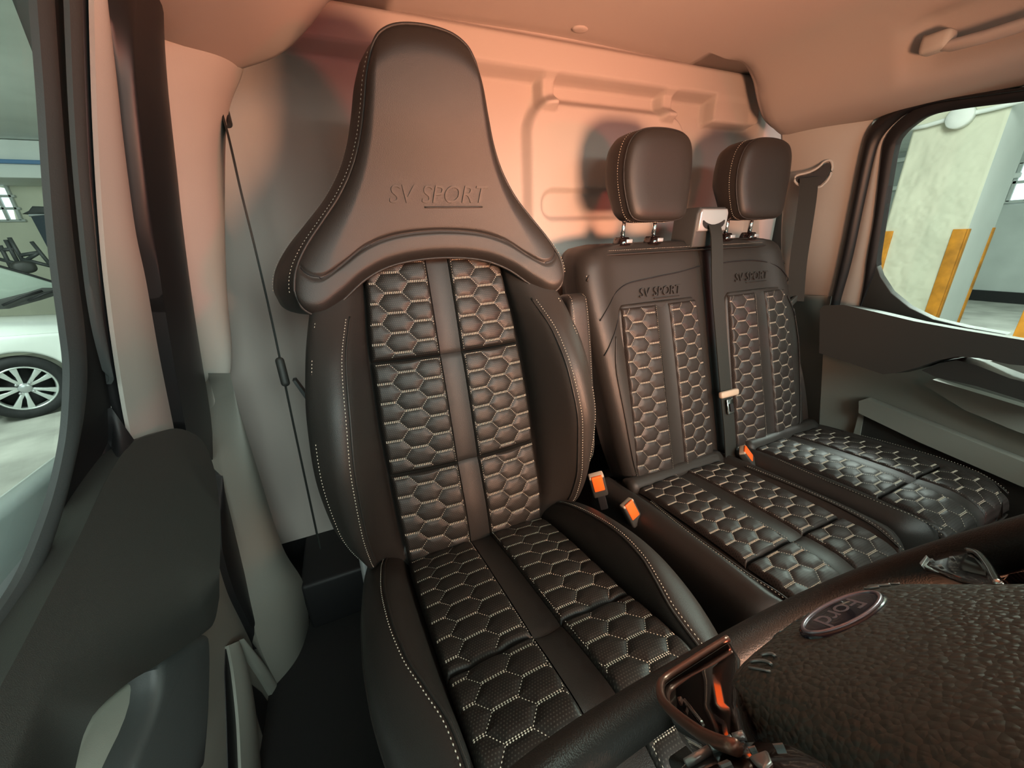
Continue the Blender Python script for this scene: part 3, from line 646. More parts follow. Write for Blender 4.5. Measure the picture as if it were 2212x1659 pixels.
# cushion
yt = [.11, .135, .17, .21, .26, .31, .36, .44, .52, .60, .66, .72]
K_ = dict(zc=[-.530, -.500, -.487, -.482, -.493, -.507, -.522, -.545, -.567, -.590, -.608, -.622], ui=[.128, .134, .138, .140, .142, .144, .146, .149, .152, .154, .152, .148],
          ur=[.135, .140, .143, .146, .152, .168, .184, .196, .200, .196, .186, .170], zr=[-.535, -.505, -.490, -.482, -.480, -.482, -.487, -.503, -.530, -.560, -.588, -.610],
          us=[.150, .172, .188, .202, .218, .230, .238, .244, .245, .242, .236, .220], zs=[-.570, -.545, -.527, -.512, -.508, -.510, -.514, -.528, -.550, -.578, -.604, -.625])
def k(n, y): return pchip(yt, K_[n], y)
def cz(u, y): return k('zc', y)-.008*(u/.15)**2
lev = []
for y in np.r_[.112, np.linspace(.12, .72, 60)]:
    zc, ui, ur, zr, us, zs = [float(k(n, y)) for n in ('zc', 'ui', 'ur', 'zr', 'us', 'zs')]
    fr = max(0, (.20-y)/.09)
    half = [(0, zc-.020), (ui*.6, zc-.022), (ui*.95, zc-.026), (ui+.003, zc-.022), (ui+.35*(ur-ui), zc-.02+.55*(zr-zc+.02)), (ur, zr), (ur+.4*(us-ur), zr-.001), (us-.010, zs+.012), (us, zs-.02), (us+.002, zs-.07), (us-.012, zs-.12), (us-.03, -.72), (0, -.73)]
    full = [(-a, b) for a, b in half[::-1]][:-1]+half
    c = curve(full, 120); lev.append(np.stack([c[:, 0]+SX, np.full(120, y), c[:, 1]], 1))
# rounded nose
nose = []
for a in np.linspace(0, 1, 8)[::-1]:
    c = lev[0].copy(); zc0 = -.62
    c[:, 1] = lev[0][:, 1]-.030*math.sin(a*math.pi/2); sc = 1-.5*(1-math.cos(a*math.pi/2))
    c[:, 2] = zc0+(c[:, 2]-zc0)*sc; c[:, 0] = SX+(c[:, 0]-SX)*(1-.12*(1-math.cos(a*math.pi/2))); nose.append(c)
fix(loft('cushion', nose[:-1]+lev, LEATHER, ds))
cn = V(0, .28, .96)
def cbase(u, v): return np.stack([u+SX, v, cz(u, v)], -1)
for v0, v1 in ((.130, .3338), (.3342, .655)):
    for sgn in (-1, 1):
        bd = ((lambda v: -k('ui', v)-.001), const(-.021), v0, v1) if sgn < 0 else (const(.021), (lambda v: k('ui', v)+.001), v0, v1)
        quilted(ds, cbase, cn, bd, QUILT, ax=.031, ay=.0225, off=(0, .006))
    vv = np.linspace(v0, v1, 40); uu = np.linspace(-.0215, .0215, 11); Uu, Vv = np.meshgrid(uu, vv); w = (Vv-v0)/(v1-v0)
    dp = .007*np.clip(4*w*(1-w), 0, 1)**.4-.004-.0035*(1-(Uu/.0215)**2)
    mesh('centre_strip', cbase(Uu, Vv)+cn*dp[..., None], gridf(40, 11), LEATHER, ds)
    for s in (-1, 1):
        vl = np.linspace(v0+.004, v1-.004, 60)
        stitch_line('strip_stitching', cbase(np.full(60, s*.0265), vl)+cn*(.0045+.002), THREAD, ds, cn, ln=.003, gap=.002, wid=.0006)
for s in (-1, 1):
    yl = np.linspace(.20, .66, 100)
    pth = np.stack([SX+s*(k('ur', yl)+.002), yl, k('zr', yl)+.001], 1)
    nr = np.stack([np.full(100, s*.2), np.full(100, .2), np.ones(100)], 1)/1.04
    tube('bolster_seam', pth, .0020, LEATHER, ds, 8)
    stitch_line('bolster_stitching', pth+V(s*.0055, 0, 0), THREAD, ds, nr, wid=.0009, lift=.0012)
    yl = np.linspace(.14, .70, 80)
    tube('cushion_piping', np.stack([SX+s*(k('us', yl)+.0015), yl, k('zs', yl)-.035], 1), .0022, LEATHER, ds, 8)
# leather roll in the crease between back and cushion
tube('crease_roll', np.stack([np.linspace(SX-.165, SX+.165, 30), np.full(30, .668)+.02*np.linspace(-1, 1, 30)**2, np.full(30, -.606)], 1), .030, LEATHER, ds, 16)
# base and side shield
box('seat_base', (SX, .44, -.84), (.40, .46, .24), BLACK, ds, bevel=.02)
slab('side_shield', np.array([(SX-.235, .80, -.70), (SX-.235, .74, -.62), (SX-.235, .66, -.655), (SX-.235, .40, -.665), (SX-.235, .18, -.66), (SX-.235, .17, -.74), (SX-.235, .40, -.80), (SX-.235, .76, -.80)]), (-1, 0, 0), .03, DARK, ds, bevel=.008)
box('recliner_cover', (SX-.235, .745, -.64), (.03, .03, .16), SATIN, ds, bevel=.008, rot=basis((1, 0, 0), (0, .93, -.35)))
# inboard armrest folded up beside the backrest
av = curve([(.84, -.135), (.80, -.128), (.775, -.145), (.745, -.30), (.72, -.50), (.735, -.56), (.77, -.56), (.80, -.50), (.835, -.30), (.855, -.16)], 60, True)
def arm(x, kk): m = av.mean(0); q = m+(av-m)*kk; return np.stack([np.full(60, x), q[:, 0], q[:, 1]], 1)
fix(loft('armrest', [arm(SX+.302, .90), arm(SX+.305, .97), arm(SX+.314, 1), arm(SX+.343, 1), arm(SX+.352, .97), arm(SX+.355, .90)], LEATHER, ds))
for xx_ in (.309, .348):
    stitch_line('armrest_stitching', np.r_[arm(SX+xx_, 1.0), arm(SX+xx_, 1.0)[:1]], THREAD, ds, (0, -1, 0), wid=.0007, lift=.001)
# ---------------------------------------------------------------- double passenger bench
bs = thing('passenger_bench', (1.0, .55, -.95), 'black leather double passenger bench with two headrests and quilted centre panels', 'seat')
XA, XB, XS = .808, 1.208, 1.005
def by(z): return .70+(np.asarray(z)+.645)*.286                 # bench back front plane
zb = [-.72, -.60, -.45, -.30, -.18, -.09, -.05, -.03, -.020]
xl = [.66, .632, .610, .590, .572, .566, .576, .60, .66]
xr = [1.40, 1.415, 1.42, 1.408, 1.385, 1.368, 1.358, 1.335, 1.27]
lv = []
for z in np.r_[np.linspace(-.72, -.10, 40), np.linspace(-.09, -.020, 16)]:
    l, r = float(pchip(zb, xl, z)), float(pchip(zb, xr, z)); y0 = float(by(z)); rt = max(0., (z+.075)/.055)
    y0 += .020*rt**2; D = .125-.02*rt
    q = [(XS, y0+.018), (XS-.02, y0+.004), (XS-.09, y0), (XA, y0+.002), (l+.11, y0), (l+.055, y0-.012), (l+.02, y0-.006), (l+.004, y0+.014), (l, y0+.04), (l+.006, y0+D-.02), (l+.05, y0+D), (XS, y0+D+.005),
         (r-.05, y0+D), (r-.006, y0+D-.02), (r, y0+.04), (r-.004, y0+.014), (r-.02, y0-.006), (r-.055, y0-.012), (r-.11, y0), (XB, y0+.002), (XS+.09, y0), (XS+.02, y0+.004)]
    c = curve(q, 160, True); lv.append(np.stack([c[:, 0], c[:, 1], np.full(160, z)], 1))
fix(loft('backrest', lv, LEATHER, bs))
bnn = V(0, -.96, .27)
def bfront(x, z):                                              # front height of the bench back without its edges
    rt = np.clip((np.asarray(z)+.075)/.055, 0, None); return by(z)+.020*rt**2-.001
for X0, hw0, hw1 in ((XA, .150, .136), (XB, .152, .132)):
    def hw(v, a=hw0, b=hw1): return a+(np.asarray(v, float)+.645)/.455*(b-a)
    def base(u, v, X0=X0): return np.stack([u+X0, by(v)-.016+.010*(u/.15)**2, v], -1)
    v0, v1 = -.650, -.180
    # the pad stands proud of the backrest: give it a body
    lvp = []
    for z in np.r_[v0-.004, np.linspace(v0, v1-.02, 12), v1-.008, v1, v1+.005]:
        w_ = float(hw(z))+.004; e = .02*max(0, (z-(v1-.02))/.025)**2+(.01 if z < v0 else 0)
        c = curve([(X0-w_+e, float(by(z))+.015), (X0-w_+e*.7, float(by(z))-.004), (X0-w_*.6, float(by(z))-.010), (X0, float(by(z))-.013), (X0+w_*.6, float(by(z))-.010), (X0+w_-e*.7, float(by(z))-.004), (X0+w_-e, float(by(z))+.015)], 40)
        lvp.append(np.stack([c[:, 0], c[:, 1], np.full(40, z)], 1))
    fix(loft('pad_body', lvp, LEATHER, bs))
    for sgn in (-1, 1):
        bd = ((lambda v, f=hw: -f(v)), const(-.022), v0, v1) if sgn < 0 else (const(.022), (lambda v, f=hw: f(v)), v0, v1)
        quilted(bs, base, bnn, bd, QUILTB, ax=.0305, ay=.0232, off=(.0, .0), sect=.006, step=.002, thick=.0012)
    vv = np.linspace(v0, v1, 50); uu = np.linspace(-.0225, .0225, 11); Uu, Vv = np.meshgrid(uu, vv); w = (Vv-v0)/(v1-v0)
    dp = .006*np.clip(4*w*(1-w), 0, 1)**.4-.002-.003*(1-(Uu/.0225)**2)
    mesh('centre_strip', base(Uu, Vv)+bnn*dp[..., None], gridf(50, 11), LEATHER, bs)
    for s in (-1, 1):
        vl = np.linspace(v0+.004, v1-.004, 60)
        stitch_line('strip_stitching', base(np.full(60, s*.0285), vl)+bnn*.0075, THREAD, bs, bnn, ln=.003, gap=.002, wid=.0007)
    # lettering above each pad
    zl = -.135 if X0 == XB else -.150
    tx = X0-.024 if X0 == XB else X0
    text_mesh('embossed_lettering', 'SV', .034, EMB, bs, emboss(bfront, tx-.047, zl, .0022), shear=.25, extrude=.0012)
    text_mesh('embossed_lettering', 'SPORT', .034, EMB, bs, emboss(bfront, tx+.034, zl, .0022), shear=.25, extrude=.0012)
    xs = np.linspace(tx-.012, tx+.080, 12)
    tube('embossed_underline', np.stack([xs, bfront(xs, np.full(12, zl-.017))-.001, np.full(12, zl-.017)], 1), .0013, EMB, bs, 6)
def bseam(nm, pts, r=.0016, m=None, lift=.0012, st=False):
    q = curve(pts, 60); y = bfront(q[:, 0], q[:, 1])-lift
    ll = pchip(zb, xl, q[:, 1]); rr = pchip(zb, xr, q[:, 1])
    e = np.minimum(q[:, 0]-ll, rr-q[:, 0]); y = y-np.where(e < .09, .012*np.sin(np.pi*np.clip(e, 0, .09)/.09)**1.0, 0)+np.where(e < .02, .02*(1-np.clip(e, 0, .02)/.02)**2, 0)
    P_ = np.stack([q[:, 0], y, q[:, 1]], 1); tube(nm, P_, r, m or BLACK, bs, 6)
    if st: stitch_line('backrest_stitching', P_+V(0, -.001, -.007), THREAD, bs, bnn, wid=.0008)
bseam('backrest_seam', [(.600, -.205), (.640, -.165), (.700, -.125), (.80, -.112), (.90, -.103), (.985, -.092)])
bseam('backrest_seam', [(1.03, -.092), (1.12, -.086), (1.22, -.088), (1.30, -.105), (1.36, -.150), (1.385, -.175)])
bseam('backrest_seam', [(.604, -.295), (.630, -.255), (.660, -.215), (.672, -.19)])
bseam('backrest_seam', [(1.345, -.205), (1.37, -.245), (1.395, -.285)])
for sd, a in ((-1, .632), (1, 1.395)):
    bseam('bolster_seam', [(a+sd*-.012, -.25), (a, -.33), (a+sd*-.010, -.45), (a+sd*-.022, -.58), (a+sd*-.034, -.64)], r=.0018, m=LEATHER, st=True)
# top edge piping and stitching
tp = []
for x in np.linspace(.58, 1.355, 120):
    z = -.046-.06*max(0, (.65-x)/.07)**2-.06*max(0, (x-1.28)/.075)**2
    tp.append((x, float(bfront(x, z))-.002, z))
tp = np.array(tp); tp = tp+V(0, -.0015, 0); tube('top_piping', tp, .0028, LEATHER, bs, 8)
stitch_line('top_stitching', tp+V(0, .0055, .0085), THREAD, bs, (0, -.6, .8), wid=.0008, lift=.0022)
# cushions
for nm, x0, x1 in (('centre_cushion', .560, 1.035), ('outer_cushion', 1.045, 1.480)):
    xm = (x0+x1)/2; hwid = (x1-x0)/2
    yk = [.215, .23, .26, .30, .36, .45, .55, .65, .70, .76]
    zk = [-.668, -.640, -.622, -.615, -.616, -.622, -.630, -.640, -.648, -.655]
    def tz(y): return pchip(yk, zk, y)
    lev = []
    for y in np.r_[np.linspace(.215, .26, 8), np.linspace(.27, .76, 40)]:
        z = float(tz(y)); tp_ = hwid-.10*max(0, (.30-y)/.085)**2-(.02 if False else 0)
        half = [(0, z-.018), (tp_*.55, z-.018), (tp_*.66, z-.020), (tp_*.70, z-.014), (tp_*.80, z+.004), (tp_-.03, z-.002), (tp_-.006, z-.022), (tp_, z-.06), (tp_-.004, z-.11), (tp_-.02, -.80), (0, -.80)]
        full = [(-a, b) for a, b in half[::-1]][:-1]+half
        c = curve(full, 110); lev.append(np.stack([c[:, 0]+xm, np.full(110, y), c[:, 1]], 1))
    nose = []
    for a in (1., .85, .65, .45, .2):
        c = lev[0].copy(); sc = 1-.55*(1-math.cos(a*math.pi/2)); c[:, 1] -= .03*math.sin(a*math.pi/2); c[:, 2] = -.73+(c[:, 2]+.73)*sc; nose.append(c)
    fix(loft(nm, nose+lev, LEATHER, bs))
    cnb = V(0, .05, .998); fh = .155
    def cb(u, v, xm=xm): return np.stack([u+xm, v, tz(v)-.004*(u/.15)**2-.002], -1)
    for v0, v1 in ((.222, .3548), (.3552, .668)):
        for sgn in (-1, 1):
            bd = (const(-fh), const(-.020), v0, v1) if sgn < 0 else (const(.020), const(fh), v0, v1)
            quilted(bs, cb, cnb, bd, QUILTB, ax=.0305, ay=.0232, off=(0, .004), sect=.006, step=.002)
        vv = np.linspace(v0, v1, 30); uu = np.linspace(-.0205, .0205, 9); Uu, Vv = np.meshgrid(uu, vv); w = (Vv-v0)/(v1-v0)
        dp = .006*np.clip(4*w*(1-w), 0, 1)**.4-.003-.003*(1-(Uu/.0205)**2)
        mesh('centre_strip', cb(Uu, Vv)+cnb*dp[..., None], gridf(30, 9), LEATHER, bs)
        for s in (-1, 1):
            vl = np.linspace(v0+.004, v1-.004, 40)
            stitch_line('strip_stitching', cb(np.full(40, s*.026), vl)+cnb*.006, THREAD, bs, cnb, ln=.003, gap=.002, wid=.0006)
    yl = np.linspace(.235, .60, 60); e = .160+.012*np.sin(np.clip((yl-.235)/.365, 0, 1)*np.pi)+.012*sst(yl, .24, .34)
    for s in (-1, 1):
        pth = np.stack([xm+s*(e), yl, tz(yl)+.002+0*yl], 1); tube('cushion_seam', pth, .0018, LEATHER, bs, 6)
        stitch_line('cushion_stitching', pth+V(s*.005, 0, .0005), THREAD, bs, (0, 0, 1), wid=.0008, lift=.0012)
    xf = np.linspace(-hwid+.10, hwid-.10, 40)
    tube('front_piping', np.stack([xm+xf, .2135+.10*np.clip(np.abs(xf)/hwid, 0, 1)**6, np.full(40, -.665)], 1), .0024, LEATHER, bs, 6)
    tube('crease_roll', np.stack([np.linspace(xm-.17, xm+.17, 20), np.full(20, .69), np.full(20, -.652)], 1), .026, LEATHER, bs, 14)
box('bench_base', (1.02, .50, -.88), (.80, .46, .15), BLACK, bs, bevel=.02)
# headrests with chromed posts
def headrest(x, y0, z0, tilt=.20):
    hr = []
    o2 = curve([(0, -.098), (.060, -.097), (.088, -.085), (.100, -.05), (.108, .0), (.107, .045), (.094, .085), (.062, .106), (0, .112), (-.062, .106), (-.094, .085), (-.107, .045), (-.108, 0), (-.100, -.05), (-.088, -.085), (-.060, -.097)], 80, True)
    prof = [(-.038, .0), (-.038, .25), (-.0375, .5), (-.036, .75), (-.031, .90), (-.024, .975), (-.016, 1.0), (-.006, 1.012), (.02, 1.03), (.045, 1.02), (.065, .96), (.082, .80), (.092, .5), (.094, .0)]
    for w, kk in prof:
        q = o2*kk; zz_ = q[:, 1]; dep = w-.010*(zz_/.1)**2*(1 if w < 0 else 0)
        kz = np.where(zz_ > 0, 1, 1.0)
        yy = y0+dep+tilt*zz_*.35 - (np.where(w > 0, 1, 0)*np.clip(-zz_/.1, 0, 1)*w*.35)
        hr.append(np.stack([x+q[:, 0], yy, z0+zz_*kz], 1))
    h = fix(loft('headrest', hr, LEATHER, bs, True, False))
    edge = hr[6]
    tube('headrest_piping', edge, .0018, LEATHER, h, 8, closed=True)
    nr = edge-V(x, y0+.03, z0); nr[:, 1] = 0; nr /= np.linalg.norm(nr, axis=1)[:, None]
    q = hr[7]*.62+hr[8]*.38; stitch_line('headrest_stitching', np.r_[q, q[:1]], THREAD, h, np.r_[nr, nr[:1]], wid=.0011, lift=.0014)
    for s in (-1, 1):
        xp = x-.012+s*.054
        tube('post', [(xp, y0+.028, z0-.150), (xp, y0+.026, z0-.075)], .0062, CHROME, h, 14)
        fix(loft('post_collar', [np.stack([xp+a*.017*np.sign(np.cos(th))*np.abs(np.cos(th))**.6, y0+.030+a*.020*np.sign(np.sin(th))*np.abs(np.sin(th))**.6, np.full(20, z)], 1)
            for th in [np.linspace(0, 2*np.pi, 20, endpoint=False)] for a, z in ((1.15, z0-.157), (1.15, z0-.150), (1.0, z0-.140), (.9, z0-.136), (.4, z0-.135))], PIANO, h))
        box('release_tab', (xp+.006, y0+.006, z0-.146), (.020, .006, .010), SATIN, h, bevel=.002)
    return h
headrest(.790, .872, .132); headrest(1.186, .872, .132)
# centre belt: retractor tower on the backrest, webbing, tongue
rt = slab('belt_outlet_tower', np.array([(.952, .868, -.040), (1.072, .868, -.040), (1.072, .862, .050), (1.064, .862, .068), (.962, .862, .068), (.952, .862, .050)]), (0, -1, 0), .085, DARK2, bs, bevel=.008)
slab('outlet_frame', np.array([(.958, .858, .004), (1.068, .858, .004), (1.068, .856, .052), (1.062, .856, .063), (.964, .856, .063), (.958, .856, .052)]), (0, -1, 0), .010, SATIN, rt, bevel=.004)
slab('outlet_slot', chaikin(np.array([(.968, .8565, .036), (.985, .8565, .026), (1.012, .8565, .020), (1.040, .8565, .026), (1.058, .8565, .036), (1.056, .8565, .020), (1.040, .8565, .010), (1.012, .8565, .008), (.985, .8565, .010), (.970, .8565, .020)]), 1), (0, -1, 0), .004, BLACK, rt, bevel=0)
def ribbon(name, path, w, mat_, parent, wdir=(1, 0, 0), t=.0014):
    P_ = curve(path, 60); wd = np.array(wdir, float)
    wd = np.broadcast_to(wd, P_.shape) if wd.ndim == 1 else curve(wd, 60)
    T = frames(P_); N = np.cross(wd, T); N /= np.linalg.norm(N, axis=1)[:, None]
    u = np.linspace(-1, 1, 9)
    top = P_[:, None]+wd[:, None]*(u*w/2)[None, :, None]+N[:, None]*(t+.0006*np.cos(u*2.5*np.pi))[None, :, None]
    bt = (P_[:, None]+wd[:, None]*(u*w/2)[None, :, None]-N[:, None]*t)[:, ::-1]
    return autosmooth(fix(loft(name, np.concatenate([top, bt], 1), mat_, parent)), 50)
cb_ = thing('centre_seat_belt', (1.0, .66, -.60), 'dark belt webbing hanging down the middle of the bench with beige tongue', 'seat belt')
ribbon('webbing', [(1.012, .853, .020), (1.012, .842, -.005), (1.010, .830, -.05), (1.006, .805, -.16), (1.004, .765, -.30), (1.003, .725, -.44), (1.003, .690, -.56), (1.002, .665, -.66)], .046, WEB, cb_)
box('tongue_bar', (1.003, .712, -.452), (.074, .016, .020), BEIGE, cb_, bevel=.006, rot=basis((1, 0, 0), (0, .96, -.27)))
ty = .704
slab('tongue_plate', np.array([(.990, ty, -.468), (1.016, ty, -.468), (1.016, ty-.012, -.508), (1.012, ty-.013, -.512), (.994, ty-.013, -.512), (.990, ty-.012, -.508)]), (0, -.96, .28), .003, CHROME, cb_, bevel=.001)
slab('tongue_hole', np.array([(.997, ty-.0072, -.480), (1.009, ty-.0072, -.480), (1.009, ty-.0140, -.503), (.997, ty-.0140, -.503)]), (0, -.96, .28), .0012, BLACK, cb_, bevel=0)
# belt buckles
def buckle(name, c, dirv, facing, label):
    t = thing(name, tuple(V(*c)-V(*dirv)*.08), label, 'buckle', 'seat belt buckles between the seats')
    ez = V(*dirv)/np.linalg.norm(dirv); ey = V(*facing); ey -= ez*(ey@ez); ey /= np.linalg.norm(ey); ex = np.cross(ey, ez)
    Rm = np.stack([ex, ey, ez], 1)
    box('buckle_body', V(*c)-ez*.026, (.036, .022, .065), DARK, t, bevel=.005, rot=Rm)
    box('stalk', V(*c)-ez*.075, (.020, .010, .07), BLACK, t, bevel=.003, rot=Rm)
    o = box('buckle_frame', V(*c)+ez*.006+ey*.002, (.034, .018, .008), BEIGE, t, bevel=.003, rot=Rm)
    b_ = box('release_button', V(*c)-ez*.012+ey*.0105, (.025, .006, .046), ORANGE, t, bevel=.002, rot=Rm)
    return t
buckle('driver_belt_buckle', (.462, .615, -.520), (-.30, -.05, .95), (-.45, -.75, .45), 'orange-buttoned belt buckle standing against the driver seat')
buckle('centre_belt_buckle', (.548, .600, -.618), (-.35, .25, .85), (-.15, -.70, .65), 'orange-buttoned belt buckle at the edge of the bench cushion beside the driver seat')
buckle('outer_belt_buckle', (1.022, .648, -.622), (-.55, .25, .75), (.10, -.60, .75), 'orange-buttoned belt buckle between the two bench cushions')
db = thing('driver_seat_belt', (-.145, .92, -.66), 'thin dark belt hanging edge-on beside the driver pillar with sliding tongue', 'seat belt')
wv = [(-.15, .985, 0), (-.148, .985, 0), (-.151, .985, 0), (-.153, .985, 0), (-.157, .985, 0), (-.166, .985, 0), (-.175, .985, 0), (-.181, .985, 0)]
ribbon('webbing', [(-.150, .985, .250), (-.140, .93, .190), (-.138, .90, .10), (-.139, .90, 0), (-.143, .90, -.15), (-.152, .90, -.35), (-.160, .90, -.55), (-.166, .90, -.70)], .046, WEB, db, wdir=wv, t=.0016)
box('tongue', (-.143, .875, -.238), (.016, .055, .060), DARK, db, bevel=.007, rot=basis((1, .15, 0), (0, 1, -.3)))
slab('tongue_plate', np.array([(-.128, .86, -.255), (-.122, .86, -.255), (-.105, .86, -.300), (-.112, .86, -.302)]), (0, -1, 0), .02, DARK2, db, bevel=.001)
box('upper_guide', (-.150, .985, .243), (.022, .050, .045), BLACK, db, bevel=.008)
pb = thing('passenger_seat_belt', (1.55, .90, -.24), 'dark belt webbing hanging from the slot in the passenger side pillar', 'seat belt')
def rr_(pts, o): return pxl(pts, (1.425, .868, 0)+V(-.87, -.5, 0)*o, (-.87, -.5, 0))
q = rr_([(1748, 383), (1744, 430), (1734, 500), (1724, 570), (1718, 650)], .014)
ribbon('webbing', q, .048, WEB, pb, wdir=(.5, -.866, 0), t=.0016)
slab('belt_slot', chaikin(np.array(rr_([(1717, 388), (1722, 381), (1745, 379), (1768, 368), (1783, 353), (1793, 351), (1794, 368), (1783, 388), (1769, 402), (1750, 398), (1728, 397)], .006)), 1), (-.87, -.5, 0), .02, BLACK, pb, bevel=0)
tube('slot_rim', chaikin(np.array(rr_([(1714, 389), (1720, 378), (1745, 374), (1768, 362), (1782, 347), (1797, 346), (1799, 370), (1786, 392), (1770, 407), (1750, 402), (1726, 402)], .006)), 2), .0035, TRIM, pb, 8, closed=True)
box('belt_anchor', tuple(rr_([(1718, 645)], .014)[0]), (.075, .012, .022), DARK, pb, bevel=.004, rot=basis((.9, .2, .35), (0, 1, 0)))
# ---------------------------------------------------------------- steering wheel
sw = thing('steering_wheel', (.19, .045, -.30), 'black steering wheel with pebbled airbag cover and oval badge', 'steering wheel')
wc, wa = V(.19, .045, -.187), math.radians(33)
wn, e1, e2 = V(0, math.cos(wa), math.sin(wa)), V(1, 0, 0), V(0, math.sin(wa), -math.cos(wa))
def wl(p): p = np.asarray(p, float); return wc+p[..., 0:1]*e1+p[..., 1:2]*e2+p[..., 2:3]*wn
def wpx(pts, h=0.): return pxl(pts, wc+wn*h, wn)
th = np.linspace(0, 2*np.pi, 120, endpoint=False); ex = 2/2.7
rp_ = np.stack([.193*np.sign(np.cos(th))*np.abs(np.cos(th))**ex, np.where(np.sin(th) > 0, .152, .172)*np.sign(np.sin(th))*np.abs(np.sin(th))**ex, -.004*np.ones(120)], 1)
tube('rim', wl(rp_), .0155, LEATHER, sw, 20, closed=True, up=wn)
ah = math.radians(47)                                  # the airbag cover faces up a little more than the rim
hn, h2 = V(0, math.cos(ah), math.sin(ah)), V(0, math.sin(ah), -math.cos(ah))
def wh(p): p = np.asarray(p, float); return wc+p[..., 0:1]*e1+p[..., 1:2]*h2+p[..., 2:3]*hn
ho = chaikin(np.array([(-.070, .018), (-.056, .034), (0, .041), (.056, .034), (.070, .018), (.074, -.03), (.084, -.075), (.08, -.105), (.05, -.118), (0, -.122), (-.05, -.118), (-.08, -.105), (-.084, -.075), (-.074, -.03)]), 2)
hc = V(0, -.03); HK = [(-.050, 1.0), (-.018, 1.0), (-.002, .985), (.006, .955), (.011, .90), (.015, .80), (.0182, .60), (.0196, .30), (.020, .0)]
hr = []
for h, kk in HK:
    q2 = hc+(ho-hc)*kk; hr.append(wh(np.c_[q2, np.full(len(q2), h)]))
hub = fix(loft('airbag_cover', hr, HUB, sw, True, False))
def dome(p, q):
    d = ho-hc; r = np.hypot(d[:, 0], d[:, 1]); a0 = np.arctan2(d[:, 1], d[:, 0]); o_ = np.argsort(a0)
    R_ = np.interp(np.arctan2(q-hc[1], p-hc[0]), a0[o_], r[o_], period=2*np.pi); kk = np.hypot(p-hc[0], q-hc[1])/R_
    return np.interp(kk, [0, .30, .60, .80, .90, .955, .985, 1], [.020, .0196, .0182, .015, .011, .006, -.002, -.018])
def onhub(p0, q0, lift=.0004):
    def fn(vs):                                        # text reads for the driver: x runs to -p, up runs to -q
        p = p0-vs[:, 0]; q = q0-vs[:, 1]; return wh(np.stack([p, q, dome(p, q)+lift+vs[:, 2]], 1))
    return fn
BLUE = mat('dark_blue_enamel', (.010, .008, .022), .18, coat=.6)
SCRIPT = mat('tarnished_silver_print', (.42, .36, .42), .3, .6)
t2 = np.linspace(0, 2*np.pi, 48, endpoint=False); bp0, bq0 = .004, .002
def ell(a, b, h): 
    p, q = bp0+a*np.cos(t2), bq0+b*np.sin(t2); return wh(np.stack([p, q, np.full(48, float(dome(np.array([bp0]), np.array([bq0]))[0])+h)], 1))
bad = fix(loft('oval_badge', [ell(.0275, .0130, -.004), ell(.0275, .0130, .0006), ell(.0262, .0119, .0014), ell(.02, .008, .0020), ell(.001, .001, .0022)], BLUE, sw))
tube('badge_ring', ell(.0250, .0109, .0016), .0009, SCRIPT, bad, 8, closed=True, up=hn)
def onbadge(vs):
    p = bp0-vs[:, 0]; q = bq0-vs[:, 1]; return wh(np.stack([p, q, np.full(len(p), float(dome(np.array([bp0]), np.array([bq0]))[0])+.0018)+vs[:, 2]], 1))
text_mesh('badge_script', 'Ford', .0170, SCRIPT, bad, onbadge, shear=.35, extrude=.0004, spacing=.9)
text_mesh('airbag_lettering', 'AIRBAG', .0080, SATIN, sw, onhub(.000, .031), extrude=.0003, spacing=1.1)
for p0, q0, sg in ((-.047, .010, 1), (.050, .012, -1)):             # horn symbols
    for k_, (a, L_) in enumerate(((0, .012), (.0055, .008))):
        u_ = np.linspace(-1, 1, 9); P_ = np.stack([p0+sg*a+.0015*sg*(1-u_**2), q0+u_*L_/2], 1)
        tube('horn_symbol', wh(np.c_[P_, dome(P_[:, 0], P_[:, 1])+.0006]), .0007, SATIN, sw, 6, up=hn)
    P_ = np.stack([p0-sg*.004+np.linspace(-.006, .006, 6)*0, q0+np.linspace(-.008, .004, 6)], 1)
    tube('horn_symbol', wh(np.c_[P_, dome(P_[:, 0], P_[:, 1])+.0005]), .0005, SATIN, sw, 6, up=hn)
# lower spoke: copper framed gloss insert
fp = [(1572, 1379), (1560, 1386), (1500, 1424), (1440, 1463), (1427, 1478), (1428, 1505), (1445, 1530), (1500, 1575), (1545, 1600), (1590, 1615)]
SH = .0165
spk = curve(wpx(fp, SH), 50)
tube('spoke_trim', spk, .0022, COPPER, sw, 12, up=wn)
pan = np.r_[spk, wpx([(1605, 1590), (1585, 1500), (1590, 1410)], SH)]
slab('spoke_insert', pan-wn*.002, wn, .012, PIANO, sw, bevel=.002)
slab('spoke_chrome', wpx([(1474, 1509), (1480, 1507), (1516, 1553), (1512, 1557)], SH+.0012), wn, .002, CHROME, sw, bevel=.0005)
slab('spoke_chrome', wpx([(1462, 1505), (1471, 1503), (1468, 1513), (1464, 1513)], SH+.0012), wn, .002, COPPER, sw, bevel=.0005)
slab('spoke_back', wl(np.array([(-.05, .02, -.034), (.05, .02, -.034), (.045, .15, -.030), (-.045, .15, -.030)])), wn, .02, DARK, sw, bevel=.004)
for s in (-1, 1):                                                   # side spokes
    slab('side_spoke', wl(np.array([(s*.07, -.055, -.024), (s*.07, .03, -.024), (s*.135, .035, -.022), (s*.185, .03, -.016), (s*.186, -.03, -.016), (s*.13, -.055, -.022)])), wn, .02, PIANO, sw, bevel=.004)
bt = wpx([(1985, 1222), (2010, 1195), (2060, 1186), (2105, 1190), (2140, 1225), (2155, 1262), (2100, 1262)], -.0020+.008)
slab('button_pad', bt, wn, .014, PIANO, sw, bevel=.003)
tube('pad_chrome', curve(wpx([(2090, 1188), (2112, 1195), (2135, 1222), (2150, 1250), (2158, 1262)], -.0010+.008), 24), .0016, CHROME, sw, 8, up=wn)
